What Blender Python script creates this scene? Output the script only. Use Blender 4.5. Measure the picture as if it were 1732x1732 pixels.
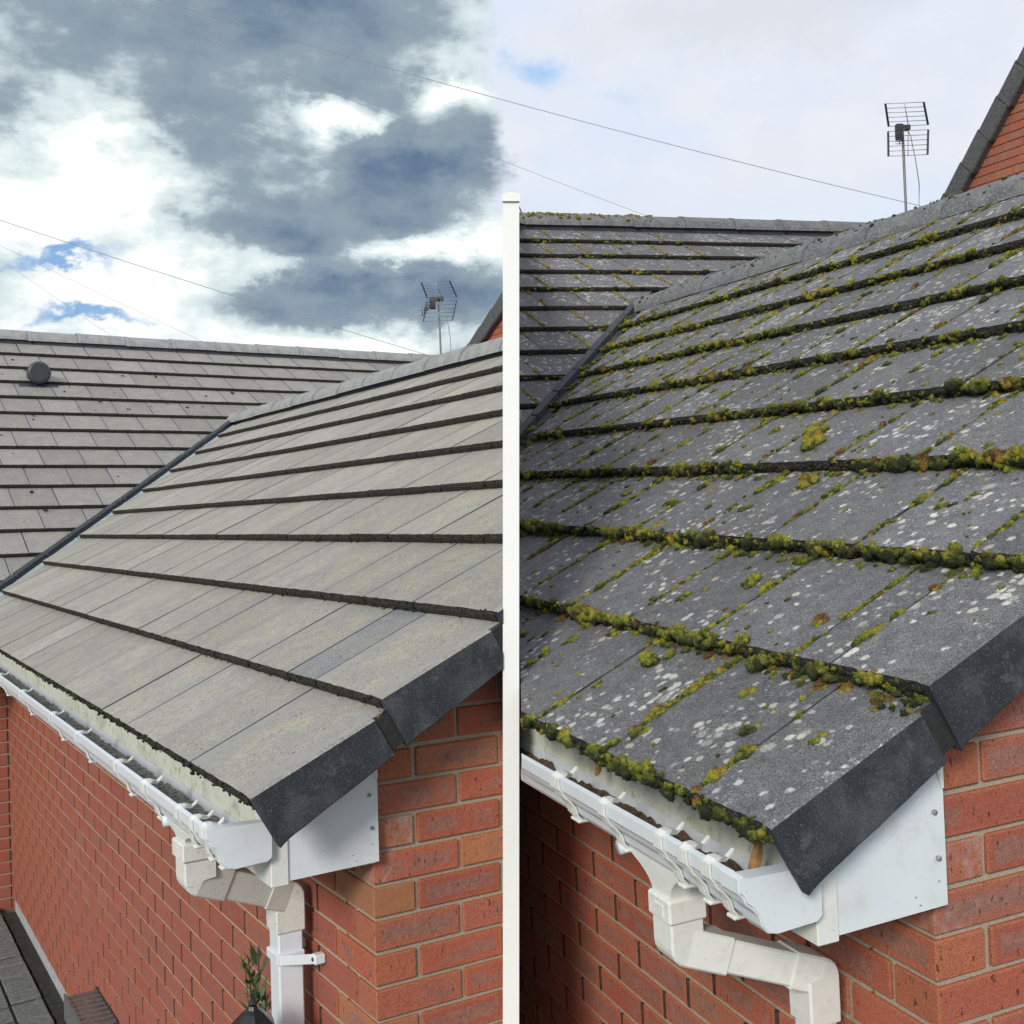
import bpy, bmesh, math, random
import numpy as np
from mathutils import Matrix, Vector, noise as mnoise
R = math.radians
random.seed(7)
rng = np.random.default_rng(7)
SC = bpy.context.scene
COL = SC.collection
for o in list(bpy.data.objects): bpy.data.objects.remove(o)

# ------------------------------------------------------------------ camera
EYE = 2.5                                   # metres above the ground
PITCH, ROLL = -0.0198950875, 0.0432699311
c_, s_ = math.cos(PITCH), math.sin(PITCH)
FWD = Vector((0, c_, s_)); UPV = Vector((0, -s_, c_)); XV = Vector((1, 0, 0))
RIGHT = math.cos(ROLL) * XV - math.sin(ROLL) * UPV
TOP = math.sin(ROLL) * XV + math.cos(ROLL) * UPV
cd = bpy.data.cameras.new('camera'); cam = bpy.data.objects.new('camera', cd); COL.objects.link(cam)
cd.sensor_width = 36; cd.lens = 39.951; cd.clip_start = 0.05; cd.clip_end = 2000
m = Matrix.Identity(4)
for i in range(3):
    m[i][0] = RIGHT[i]; m[i][1] = TOP[i]; m[i][2] = -FWD[i]
m[2][3] = EYE
cam.matrix_world = m
SC.camera = cam
SC.view_settings.view_transform = 'Standard'; SC.view_settings.look = 'None'
SC.view_settings.gamma = 1; SC.view_settings.exposure = 0; SC.view_settings.use_curve_mapping = False
SC.render.resolution_x = 1024; SC.render.resolution_y = 1024

# ------------------------------------------------------------------ sun
SUN_AZ, SUN_EL = 200, 27                    # degrees clockwise from the view direction, height
sd = bpy.data.lights.new('sun', 'SUN'); so = bpy.data.objects.new('sun', sd); COL.objects.link(so)
sd.energy = 2.7; sd.angle = R(14); sd.color = (1, .95, .86)
d = Vector((math.sin(R(SUN_AZ)) * math.cos(R(SUN_EL)), math.cos(R(SUN_AZ)) * math.cos(R(SUN_EL)), math.sin(R(SUN_EL))))
so.rotation_euler = d.to_track_quat('Z', 'Y').to_euler()

# ------------------------------------------------------------------ node helper
class NT:
    def __init__(s, nt): s.nt = nt; s.n = nt.nodes; s.l = nt.links
    def new(s, t, **kw):
        n = s.n.new(t)
        for k, v in kw.items(): setattr(n, k, v)
        return n
    def put(s, sock, v):
        if isinstance(v, bpy.types.NodeSocket): s.l.new(v, sock)
        elif v is not None:
            if sock.type == 'RGBA' and len(v) == 3: v = (*v, 1)
            sock.default_value = v
    def math(s, op, a, b=None, c=None, clamp=False):
        n = s.new('ShaderNodeMath', operation=op, use_clamp=clamp)
        s.put(n.inputs[0], a)
        if b is not None: s.put(n.inputs[1], b)
        if c is not None: s.put(n.inputs[2], c)
        return n.outputs[0]
    def vmath(s, op, a, b=None, sc=None):
        n = s.new('ShaderNodeVectorMath', operation=op)
        s.put(n.inputs[0], a)
        if b is not None: s.put(n.inputs[1], b)
        if sc is not None: s.put(n.inputs[3], sc)
        return n.outputs[0]
    def ramp(s, v, a, b, lo=0., hi=1., smooth=True):
        n = s.new('ShaderNodeMapRange'); n.interpolation_type = 'SMOOTHSTEP' if smooth else 'LINEAR'
        s.put(n.inputs[0], v); n.inputs[1].default_value = a; n.inputs[2].default_value = b
        n.inputs[3].default_value = lo; n.inputs[4].default_value = hi
        return n.outputs[0]
    def mix(s, f, a, b, mode='MIX'):
        n = s.new('ShaderNodeMix', data_type='RGBA', blend_type=mode)
        s.put(n.inputs[0], f); s.put(n.inputs[6], a); s.put(n.inputs[7], b)
        return n.outputs[2]
    def noise(s, vec, scale, detail=4, rough=.55, col=False, dist=0):
        n = s.new('ShaderNodeTexNoise'); s.put(n.inputs['Vector'], vec)
        n.inputs['Scale'].default_value = scale; n.inputs['Detail'].default_value = detail
        n.inputs['Roughness'].default_value = rough; n.inputs['Distortion'].default_value = dist
        return n.outputs[1 if col else 0]
    def voro(s, vec, scale, feature='F1', rand=1.):
        n = s.new('ShaderNodeTexVoronoi', feature=feature); s.put(n.inputs['Vector'], vec)
        n.inputs['Scale'].default_value = scale; n.inputs['Randomness'].default_value = rand
        return n
    def mapping(s, vec, sc=(1, 1, 1), loc=None, rot=None):
        n = s.new('ShaderNodeMapping'); s.put(n.inputs[0], vec); n.inputs[3].default_value = sc
        if loc: n.inputs[1].default_value = loc
        if rot: n.inputs[2].default_value = rot
        return n.outputs[0]

# ------------------------------------------------------------------ sky and clouds
W = bpy.data.worlds.new('World'); SC.world = W; W.use_nodes = True
nt = NT(W.node_tree); nt.n.clear()
out = nt.new('ShaderNodeOutputWorld'); bg = nt.new('ShaderNodeBackground'); bg.inputs[1].default_value = .1
nt.l.new(bg.outputs[0], out.inputs[0])
sky = nt.new('ShaderNodeTexSky', sky_type='NISHITA'); sky.sun_disc = False
sky.sun_elevation = R(SUN_EL); sky.sun_rotation = R(SUN_AZ)
dirv = nt.new('ShaderNodeTexCoord').outputs['Generated']
wv = nt.vmath('SCALE', nt.vmath('SUBTRACT', nt.noise(nt.mapping(dirv, (1, 1, 1.6)), 7, 6, .62, True), (.5, .5, .5)), sc=.135)
dw = nt.vmath('ADD', dirv, wv)
sep = nt.new('ShaderNodeSeparateXYZ'); nt.l.new(dw, sep.inputs[0])
az = nt.math('MULTIPLY', nt.math('ARCTAN2', sep.outputs[0], sep.outputs[1]), 57.2958)
el = nt.math('MULTIPLY', nt.math('ARCSINE', sep.outputs[2]), 57.2958)
def blob(a0, e0, sa, se, w):
    x = nt.math('MULTIPLY', nt.math('SUBTRACT', az, a0), 1 / sa); y = nt.math('MULTIPLY', nt.math('SUBTRACT', el, e0), 1 / se)
    q = nt.math('ADD', nt.math('MULTIPLY', x, x), nt.math('MULTIPLY', y, y))
    return nt.math('MULTIPLY', nt.math('EXPONENT', nt.math('MULTIPLY', q, -1)), w)
def total(lst):
    t = None
    for b in lst:
        v = blob(*b); t = v if t is None else nt.math('ADD', t, v)
    return t
cn = nt.noise(nt.mapping(dirv, (1, 1, 2.)), 8, 7, .58)
cn2 = nt.noise(nt.mapping(dirv, (1, 1, 1.5)), 22, 6, .6)
# cloud bank of the left half: + is thick and grey, - is thin and bright
L_ = total([(-8, 22.5, 16, 3.4, .60), (-18, 19.0, 5.5, 2.2, .42), (-14.3, 17.4, 2.2, 2.2, .40), (-22, 17.0, 1.2, 1.5, .3),
            (-12.6, 13.8, 4.2, 1.5, .70), (-8.0, 15.4, 3.0, 2.0, .55), (-3.6, 14.6, 4.6, 1.9, .85), (-9.6, 12.0, 1.7, 1.0, .45),
            (-7.6, 9.9, 4.6, 1.25, .72), (-12.4, 9.3, 1.8, .7, .35), (-2.4, 9.0, 3.6, 1.8, .55), (-4.5, 18.2, 2., .8, .25),
            (-19.5, 14.8, 4.6, 2.3, -.75), (-8.6, 18.3, 1.7, .75, -.95), (-6.3, 17.4, 1.0, .6, -.5), (-2.2, 18.3, 2.4, .8, -.65),
            (-20, 9.6, 5.0, 2.0, -.65), (-10.8, 11.1, 2.0, .8, -.45), (-4.0, 11.8, 5.0, .7, -.60), (-8, 7.2, 7, .9, -.5), (-14.2, 11, 2.4, .8, -.3)])
dens = nt.math('ADD', nt.math('ADD', L_, nt.math('MULTIPLY', nt.math('SUBTRACT', cn, .5), 2.3)), nt.math('MULTIPLY', nt.math('SUBTRACT', cn2, .5), .75))
thick = nt.ramp(dens, -.22, .62)
deep = nt.ramp(dens, .35, 1.2)
edgec = nt.mix(nt.ramp(dens, -.45, -.02), (10.8, 11.0, 10.8), (7.2, 8.3, 8.5))
edgec = nt.mix(nt.ramp(dens, -.08, .42), edgec, (2.9, 3.7, 4.4))
lcol = nt.mix(deep, edgec, (1.15, 1.85, 2.95))
blueL = nt.ramp(nt.math('ADD', total([(-21.0, 11.4, 2.3, .42, 1.1), (-20.0, 8.7, 2.4, .40, 1.0)]), nt.math('MULTIPLY', nt.math('SUBTRACT', cn2, .5), .7)), .1, .95, 0, .9)
lcol = nt.mix(blueL, lcol, nt.mix(.8, sky.outputs[0], (1.5, 3.9, 7.6)))
# right half: thin bright overcast
rn = nt.ramp(cn, .32, .68)
rcol = nt.mix(rn, (7.3, 8.1, 9.6), (8.0, 8.35, 9.1))
rcol = nt.mix(nt.math('MULTIPLY', nt.ramp(cn2, .35, .7), .35), rcol, (8.9, 9.1, 9.7))
rcol = nt.mix(nt.ramp(total([(14, 22, 12, 2.2, .8)]), .1, .9, 0, .6), rcol, (7.0, 7.2, 7.6))
rcol = nt.mix(nt.ramp(nt.math('ADD', total([(2.9, 20.2, 1.8, 1.0, .62), (6.5, 18.4, 3.4, .8, .3)]), nt.math('MULTIPLY', nt.math('SUBTRACT', cn2, .5), .9)), .15, 1.), rcol, nt.mix(.85, sky.outputs[0], (3.4, 6.2, 10.)))
rcol = nt.mix(nt.ramp(el, 9, 15, .55, 0), rcol, (7.2, 8.4, 9.8))
side = nt.ramp(nt.math('SINE', nt.math('MULTIPLY', az, 1 / 57.2958)), -.004, .020)
allc = nt.mix(side, lcol, rcol)
nt.l.new(allc, bg.inputs[0])

# ------------------------------------------------------------------ materials
def mat(name, fn, rough=.8, **kw):
    m = bpy.data.materials.new(name); m.use_nodes = True
    n = NT(m.node_tree); b = m.node_tree.nodes['Principled BSDF']
    b.inputs['Roughness'].default_value = rough
    for k, v in kw.items(): b.inputs[k].default_value = v
    r = fn(n, b)
    col, bump, strength, dist = (list(r) + [None, None, None])[:4] if isinstance(r, tuple) else (r, None, None, None)
    n.put(b.inputs['Base Color'], col)
    if bump is not None:
        bn = n.new('ShaderNodeBump'); bn.inputs['Strength'].default_value = strength or .5; bn.inputs['Distance'].default_value = dist or .002
        n.l.new(bump, bn.inputs['Height']); n.l.new(bn.outputs[0], b.inputs['Normal'])
    return m
def objco(n, k=9.):
    """object coordinates, shifted differently for every object"""
    oi = n.new('ShaderNodeObjectInfo').outputs['Random']
    co = n.new('ShaderNodeTexCoord').outputs['Object']
    cx = n.new('ShaderNodeCombineXYZ')
    n.l.new(n.math('MULTIPLY', oi, k), cx.inputs[0]); n.l.new(n.math('MULTIPLY', oi, k * 1.7), cx.inputs[1]); n.l.new(n.math('MULTIPLY', oi, k * .6), cx.inputs[2])
    return n.vmath('ADD', co, cx.outputs[0]), oi, co

def clean_tile(tint):
    def fn(n, b):
        v, oi, co = objco(n)
        big = n.noise(v, 9, 5, .62)
        f = n.noise(v, 420, 2, .8); f2 = n.noise(v, 190, 3, .7); md = n.noise(v, 45, 6, .7)
        col = n.mix(n.ramp(big, .38, .66), (.315, .312, .312), (.405, .378, .33))
        col = n.mix(n.ramp(n.noise(v, 16, 5, .6), .55, .72, 0, .38), col, (.47, .405, .30))
        per = n.ramp(oi, 0, 1, .88, 1.10, False)
        col = n.mix(n.ramp(md, .35, .6, .45, 0), col, (.21, .205, .205))
        col = n.mix(n.ramp(f, .40, .53, .55, 0), col, (.12, .115, .11))
        col = n.mix(n.ramp(f, .53, .66, 0, .55), col, (.66, .63, .56))
        col = n.mix(n.ramp(f2, .36, .48, .40, 0), col, (.17, .165, .16))
        pit = n.ramp(n.noise(v, 95, 3, .6), .655, .70)
        col = n.mix(n.math('MULTIPLY', pit, .8), col, (.06, .055, .045))
        wsp = n.ramp(n.noise(v, 60, 4, .7), .70, .76)
        col = n.mix(n.math('MULTIPLY', wsp, .6), col, (.62, .62, .60))
        sx = n.new('ShaderNodeSeparateXYZ'); n.l.new(co, sx.inputs[0])
        e = n.ramp(n.math('ADD', n.math('ABSOLUTE', sx.outputs[0]), n.math('MULTIPLY', n.math('SUBTRACT', big, .5), .10)), .09, .15, 0, .45)
        col = n.mix(e, col, (.26, .265, .28))
        hs = n.new('ShaderNodeHueSaturation'); n.put(hs.inputs['Color'], col); n.l.new(per, hs.inputs['Value'])
        col = n.mix(1, hs.outputs[0], tint, 'MULTIPLY')
        return col, n.math('ADD', n.math('ADD', f, f2), n.math('MULTIPLY', pit, -1.5)), .9, .0022
    return fn
M = {}
M['tile_clean'] = mat('clean_concrete_tile', clean_tile((1.14, 1.10, 1.05)), .9)
M['tile_clean_far'] = mat('clean_concrete_tile_rear', clean_tile((.98, .955, .95)), .9)
M['tile_grey'] = mat('greyer_clean_tile', clean_tile((.86, .88, .95)), .9)
def mossy_tile(n, b):
    v, oi, co = objco(n)
    f = n.noise(v, 400, 2, .8); md = n.noise(v, 30, 6, .7); big = n.noise(v, 6, 3); f2 = n.noise(v, 170, 3, .7)
    col = n.mix(n.ramp(md, .35, .65), (.118, .122, .140), (.205, .20, .205))
    col = n.mix(n.ramp(big, .5, .75, 0, .35), col, (.17, .145, .12))
    col = n.mix(n.ramp(f, .40, .53, .7, 0), col, (.045, .045, .05))
    col = n.mix(n.ramp(f, .53, .66, 0, .6), col, (.37, .37, .385))
    col = n.mix(n.ramp(f2, .36, .50, .5, 0), col, (.05, .05, .055))
    wob = n.vmath('SUBTRACT', n.noise(v, 150, 5, .75, True), (.5, .5, .5))
    gate = n.ramp(n.noise(v, 8, 3, .6), .33, .60)
    def crust(scale, keep, wamp, grow):
        dv = n.vmath('ADD', v, n.vmath('SCALE', wob, sc=wamp))
        vo = n.voro(dv, scale); sc_ = n.new('ShaderNodeSeparateColor'); n.l.new(vo.outputs['Color'], sc_.inputs[0])
        rad = n.math('MULTIPLY', n.math('MULTIPLY', n.math('SUBTRACT', sc_.outputs[0], keep), grow), gate)
        return n.ramp(n.math('SUBTRACT', rad, vo.outputs['Distance']), -.07, .12), sc_
    c1, q1 = crust(30, .55, .020, 1.05); c2, q2 = crust(50, .36, .014, .95); c3, q3 = crust(150, .45, .006, .8)
    tex = n.ramp(n.noise(v, 210, 4, .8), .33, .50)
    pale = n.mix(q2.outputs[1], (.62, .63, .60), (.50, .43, .37))
    col = n.mix(n.math('MULTIPLY', c3, .55), col, (.44, .45, .44))
    col = n.mix(n.math('MULTIPLY', n.math('MULTIPLY', c1, tex), .62), col, (.50, .49, .45))
    col = n.mix(n.math('MULTIPLY', n.math('MULTIPLY', c2, tex), 1.), col, pale)
    lich = c2
    per = n.ramp(oi, 0, 1, .85, 1.2, False)
    hs = n.new('ShaderNodeHueSaturation'); n.put(hs.inputs['Color'], col); n.l.new(per, hs.inputs['Value'])
    return hs.outputs[0], n.math('ADD', n.math('ADD', f, f2), md), .9, .0026
M['tile_mossy'] = mat('mossy_concrete_tile', mossy_tile, .92)
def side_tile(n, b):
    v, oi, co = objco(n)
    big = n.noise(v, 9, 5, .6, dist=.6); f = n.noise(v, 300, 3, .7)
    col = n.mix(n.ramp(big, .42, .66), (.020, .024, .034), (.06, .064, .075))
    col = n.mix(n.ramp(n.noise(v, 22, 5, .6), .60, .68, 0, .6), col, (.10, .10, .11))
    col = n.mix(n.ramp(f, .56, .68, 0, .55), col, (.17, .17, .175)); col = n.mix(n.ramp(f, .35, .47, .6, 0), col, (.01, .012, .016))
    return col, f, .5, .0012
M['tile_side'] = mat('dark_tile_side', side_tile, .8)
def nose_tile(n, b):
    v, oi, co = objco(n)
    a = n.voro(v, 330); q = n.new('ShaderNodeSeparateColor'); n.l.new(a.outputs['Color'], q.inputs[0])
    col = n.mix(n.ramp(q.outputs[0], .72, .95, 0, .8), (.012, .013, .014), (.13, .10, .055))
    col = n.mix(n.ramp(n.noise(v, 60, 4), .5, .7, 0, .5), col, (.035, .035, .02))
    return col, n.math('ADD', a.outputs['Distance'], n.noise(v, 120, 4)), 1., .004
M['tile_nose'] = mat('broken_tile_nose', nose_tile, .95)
def ridge_m(c1, c2, c3):
    def fn(n, b):
        v, oi, co = objco(n)
        f = n.noise(v, 120, 4, .7); g = n.noise(v, 14, 4)
        col = n.mix(n.ramp(g, .3, .7), c1, c2); col = n.mix(n.ramp(f, .5, .68, 0, .7), col, c3)
        return col, f, .8, .004
    return fn
M['ridge_clean'] = mat('clean_ridge', ridge_m((.22, .23, .24), (.32, .32, .32), (.42, .42, .41)), .9)
M['ridge_mossy'] = mat('weathered_ridge', ridge_m((.10, .105, .115), (.17, .17, .18), (.42, .43, .43)), .95)
def brick_m(kind):
    def fn(n, b):
        v, oi, co = objco(n)
        sx = n.new('ShaderNodeSeparateXYZ'); n.l.new(co, sx.inputs[0])
        g = n.noise(v, 11, 4, .6); f = n.noise(v, 330, 3, .7); mid = n.noise(v, 55, 4, .65)
        r2 = n.math('FRACT', n.math('MULTIPLY', oi, 17.31))
        base = n.mix(n.ramp(r2, .80, .96), (.47, .125, .070), (.47, .19, .09))
        base = n.mix(n.ramp(oi, .1, .9, 0, .55), base, (.36, .085, .052))
        r3 = n.math('FRACT', n.math('MULTIPLY', oi, 61.7))
        base = n.mix(n.ramp(r3, .55, 1., 0, .6), base, (.33, .13, .10))
        base = n.mix(n.ramp(r3, .35, 0, 0, .4), base, (.27, .06, .045))
        # arris tint
        ex = n.math('DIVIDE', n.math('ABSOLUTE', sx.outputs[0]), .1075); ez = n.math('DIVIDE', n.math('ABSOLUTE', sx.outputs[2]), .0325)
        edge = n.math('MAXIMUM', n.math('SUBTRACT', n.math('MULTIPLY', ex, 2.9), 1.9), ez)
        ed = n.math('ADD', edge, n.math('MULTIPLY', n.math('SUBTRACT', g, .5), .8))
        base = n.mix(n.ramp(ed, .62, 1.0, 0, .5), base, (.42, .15, .065))
        drag = n.math('MULTIPLY', n.ramp(ed, .62, .42), n.ramp(n.noise(v, 6, 2), .40, .5))
        sand = n.mix(n.ramp(mid, .35, .65), (.20, .13, .12), (.32, .19, .15))
        base = n.mix(n.math('MULTIPLY', drag, .6), base, sand)
        base = n.mix(n.ramp(f, .40, .53, .45, 0), base, (.17, .045, .03)); base = n.mix(n.ramp(f, .55, .66, 0, .25), base, (.55, .26, .17))
        st = n.noise(n.mapping(v, (1, 1, .35)), 150, 2, .5)
        base = n.mix(n.ramp(st, .66, .72, 0, .85), base, (.035, .015, .012))
        if kind == 'salt':
            z = n.ramp(n.math('ADD', n.math('MULTIPLY', n.noise(v, 20, 5, .7), 1.), n.math('MULTIPLY', sx.outputs[0], -2.)), .62, .95, 0, .6)
            base = n.mix(z, base, (.48, .40, .42))
        if kind == 'ochre': base = n.mix(.75, base, (.37, .165, .075))
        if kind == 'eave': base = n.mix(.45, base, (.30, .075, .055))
        return base, n.math('ADD', f, n.math('MULTIPLY', mid, 1.6)), .9, .0022
    return fn
for k in ('plain', 'salt', 'ochre', 'eave'): M['brick_' + k] = mat('brick_' + k, brick_m(k), .85)
def mortar(n, b):
    v = n.new('ShaderNodeTexCoord').outputs['Object']
    f = n.noise(v, 260, 4, .7)
    return n.mix(n.ramp(f, .3, .7), (.27, .225, .17), (.46, .39, .30)), f, .7, .002
M['mortar'] = mat('mortar', mortar, .95)
M['joint_dark'] = None
def pvc(c, dirt, amt, sc=25):
    def fn(n, b):
        v, oi, co = objco(n, 2)
        g = n.noise(v, sc, 6, .7); g2 = n.noise(v, sc * .25, 3)
        col = n.mix(n.ramp(g, .5, .72, 0, amt), c, dirt)
        col = n.mix(n.ramp(g2, .45, .8, 0, amt * .6), col, dirt)
        return n.mix(n.ramp(n.noise(v, 170, 2), .71, .76, 0, min(1, amt * 1.6)), col, (.10, .09, .06)), g, .05, .001
    return fn
M['pvc'] = mat('white_pvc', pvc((.70, .74, .80), (.50, .51, .46), .3), .35)
M['pvc_old'] = mat('cream_pvc', pvc((.73, .735, .715), (.44, .42, .36), .28, 60), .45)
M['pvc_dirty'] = mat('speckled_white_pvc', pvc((.70, .70, .68), (.36, .34, .29), .38, 170), .5)
M['fascia'] = mat('algae_stained_fascia', pvc((.66, .67, .59), (.27, .29, .20), .8, 34), .6)
M['render'] = mat('white_render', lambda n, b: ((lambda v: (n.mix(n.ramp(n.noise(v, 3, 5), .3, .7), (.80, .80, .79), (.84, .84, .84)), n.noise(v, 160, 3), .4, .002))(n.new('ShaderNodeTexCoord').outputs['Object'])), .9)
def flat(c, sc=80, var=.3, rough=.6, bump=.3):
    def fn(n, b):
        v, oi, co = objco(n, 3)
        f = n.noise(v, sc, 4, .65)
        return n.mix(n.ramp(f, .3, .7), tuple(x * (1 - var) for x in c), tuple(min(1, x * (1 + var)) for x in c)), f, bump, .002
    return fn
M['lead'] = mat('grey_valley_liner', flat((.34, .41, .46), 30, .25), .45)
M['lead_dark'] = mat('dark_valley_liner', flat((.035, .04, .05), 50, .4), .7)
M['dark'] = mat('dark_void', flat((.02, .02, .022)), .9)
M['metal'] = mat('galvanised_metal', flat((.30, .30, .30), 60, .2), .4, Metallic=.7)
M['metal_dark'] = mat('dark_plastic', flat((.03, .035, .04)), .45)
M['screw'] = mat('screw_cover', flat((.30, .30, .29)), .5)
M['cable'] = mat('cable', flat((.26, .27, .28)), .6)
M['cable_pale'] = mat('pale_cable', flat((.30, .32, .34)), .6)
M['black_paint'] = mat('black_paint', flat((.02, .022, .025)), .25)
M['glass'] = mat('lamp_glass', flat((.25, .3, .32)), .08)
M['leaf'] = mat('green_leaf', flat((.045, .09, .03), 40, .5), .5)
M['leaf_dry'] = mat('dry_leaf', flat((.26, .15, .06), 60, .4), .8)
M['debris'] = mat('gutter_debris', flat((.085, .05, .03), 150, .7, .9, 1.), .95)
M['debris_grey'] = mat('gutter_silt', flat((.20, .20, .19), 90, .7, .9, 1.), .9)
M['plinth'] = mat('black_plinth', flat((.022, .026, .024), 30, .5), .7)
M['kerb_edge'] = mat('pale_edge_strip', flat((.45, .47, .5), 30, .2), .4)
M['joint_dark'] = mat('joint_shade_dark', flat((.05, .032, .024), 90, .5), .95)  # near-black: the upright joints' shadow put into the colour
M['paver'] = mat('grey_paver', flat((.14, .16, .155), 50, .3, .9, .4), .9)
M['vent'] = mat('roof_vent_plastic', flat((.045, .05, .065), 60, .4), .5)
def ground_m(n, b):
    v = n.new('ShaderNodeTexCoord').outputs['Object']
    return n.mix(n.ramp(n.noise(v, 3, 6), .35, .65), (.10, .11, .09), (.06, .09, .04)), n.noise(v, 40, 5), .6, .01
M['ground'] = mat('ground', ground_m, .95)
M['stalk'] = mat('rusty_moss_stalk', lambda n, b: n.mix(.5, (.40, .20, .06), (.30, .12, .04)), .8)
def moss_mat(n, b):
    at = n.new('ShaderNodeAttribute', attribute_name='tone'); g = at.outputs['Fac']
    co = n.new('ShaderNodeTexCoord').outputs['Object']
    f = n.noise(co, 620, 2, .8)
    g = n.math('ADD', g, n.math('MULTIPLY', n.math('SUBTRACT', n.noise(co, 90, 4, .7), .5), .75))
    g = n.math('ADD', g, n.ramp(f, .54, .64, 0, .16))
    cr = n.new('ShaderNodeValToRGB'); n.l.new(g, cr.inputs[0]); e = cr.color_ramp.elements
    e[0].position = 0; e[0].color = (.014, .018, .007, 1); e[1].position = 1; e[1].color = (.24, .085, .025, 1)
    for p, c in ((.16, (.035, .05, .010)), (.30, (.12, .135, .014)), (.42, (.25, .28, .022)), (.55, (.46, .44, .04)), (.66, (.36, .24, .03)), (.76, (.30, .155, .03)), (.88, (.12, .055, .022))):
        q = e.new(p); q.color = (*c, 1)
    return n.mix(n.ramp(f, .40, .52, .78, 0), cr.outputs[0], (.016, .018, .006)), f, 1., .004
M['moss'] = mat('moss', moss_mat, .95)

# ------------------------------------------------------------------ object helpers
def tag(o, label=None, cat=None, group=None, kind=None):
    if label: o['label'] = label
    if cat: o['category'] = cat
    if group: o['group'] = group
    if kind: o['kind'] = kind
    return o
def empty(name, mat4=None, parent=None):
    o = bpy.data.objects.new(name, None); COL.objects.link(o); o.empty_display_size = .1
    if parent: o.parent = parent
    if mat4 is not None: o.matrix_local = mat4
    return o
def obj(name, mesh, parent=None, mat4=None):
    o = bpy.data.objects.new(name, mesh); COL.objects.link(o)
    if parent: o.parent = parent
    if mat4 is not None: o.matrix_local = mat4
    return o
class MB:
    """collects polygons; faces carry a material slot"""
    def __init__(s): s.v = []; s.f = []; s.m = []; s.sm = []
    def add(s, vs, fs, mi=0, smooth=False):
        b = len(s.v); s.v += [tuple(x) for x in vs]
        for f in fs: s.f.append([i + b for i in f]); s.m.append(mi); s.sm.append(smooth)
        return s
    def box(s, lo, hi, mi=0, ch=0):
        (x0, y0, z0), (x1, y1, z1) = lo, hi
        if ch <= 0:
            return s.add([(x0, y0, z0), (x1, y0, z0), (x1, y1, z0), (x0, y1, z0), (x0, y0, z1), (x1, y0, z1), (x1, y1, z1), (x0, y1, z1)],
                         [(0, 3, 2, 1), (4, 5, 6, 7), (0, 1, 5, 4), (1, 2, 6, 5), (2, 3, 7, 6), (3, 0, 4, 7)], mi)
        bm = bmesh.new(); bmesh.ops.create_cube(bm, size=1)
        for v in bm.verts: v.co = Vector(((x0 + x1) / 2 + v.co.x * (x1 - x0), (y0 + y1) / 2 + v.co.y * (y1 - y0), (z0 + z1) / 2 + v.co.z * (z1 - z0)))
        bmesh.ops.bevel(bm, geom=bm.edges[:], offset=ch, segments=1, affect='EDGES')
        bm.verts.index_update()
        s.add([v.co for v in bm.verts], [[v.index for v in f.verts] for f in bm.faces], mi); bm.free(); return s
    def prism(s, pts, axis, a, b, mi=0, smooth=False):
        """polygon pts in the two other axes (in xyz order) extruded along axis from a to b"""
        def P(p, t):
            q = list(p); q.insert(axis, t); return tuple(q)
        n = len(pts); vs = [P(p, a) for p in pts] + [P(p, b) for p in pts]
        fs = [[i, (i + 1) % n, n + (i + 1) % n, n + i] for i in range(n)] + [list(range(n))[::-1], list(range(n, 2 * n))]
        return s.add(vs, fs, mi, smooth)
    def shell(s, pts, axis, a, b, mi=0, steps=1, th=.0025):
        """open profile with thickness extruded along axis"""
        def P(p, t):
            q = list(p); q.insert(axis, t); return tuple(q)
        k = len(pts); inn = []
        for i in range(k):
            p0 = Vector(pts[max(i - 1, 0)]); p1 = Vector(pts[min(i + 1, k - 1)]); t = (p1 - p0).normalized()
            inn.append((pts[i][0] - t.y * th, pts[i][1] + t.x * th))
        ring = list(pts) + inn[::-1]
        return s.prism(ring, axis, a, b, mi)
    def tube(s, path, r, seg=6, mi=0, rb=None):
        path = [Vector(p) for p in path]; vs = []; fs = []
        for i, p in enumerate(path):
            t = (path[min(i + 1, len(path) - 1)] - path[max(i - 1, 0)]).normalized()
            a = t.cross(Vector((0, 0, 1)));
            if a.length < .05: a = t.cross(Vector((1, 0, 0)))
            a.normalize(); b = t.cross(a)
            rr = r if rb is None else r + (rb - r) * i / (len(path) - 1)
            vs += [p + rr * (math.cos(k * 2 * math.pi / seg) * a + math.sin(k * 2 * math.pi / seg) * b) for k in range(seg)]
        for i in range(len(path) - 1):
            for k in range(seg):
                fs.append([i * seg + k, i * seg + (k + 1) % seg, (i + 1) * seg + (k + 1) % seg, (i + 1) * seg + k])
        fs += [list(range(seg))[::-1], [len(vs) - seg + k for k in range(seg)]]
        return s.add(vs, fs, mi, seg > 4)
    def loft(s, rings, mi=0, smooth=False):
        n = len(rings[0]); vs = [p for r in rings for p in r]; fs = []
        for i in range(len(rings) - 1):
            for k in range(n): fs.append([i * n + k, i * n + (k + 1) % n, (i + 1) * n + (k + 1) % n, (i + 1) * n + k])
        fs += [list(range(n))[::-1], [len(vs) - n + k for k in range(n)]]
        return s.add(vs, fs, mi, smooth)
    def mesh(s, name, mats, fixn=True):
        me = bpy.data.meshes.new(name); me.from_pydata(s.v, [], s.f)
        for m_ in (mats if isinstance(mats, (list, tuple)) else [mats]): me.materials.append(m_)
        me.polygons.foreach_set('material_index', s.m); me.polygons.foreach_set('use_smooth', s.sm)
        if fixn and len(s.f) < 60000:
            bm = bmesh.new(); bm.from_mesh(me); bmesh.ops.recalc_face_normals(bm, faces=bm.faces[:]); bm.to_mesh(me); bm.free()
        me.update(); return me
    def build(s, name, mats, parent=None, mat4=None, fixn=True): return obj(name, s.mesh(name, mats, fixn), parent, mat4)

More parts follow.
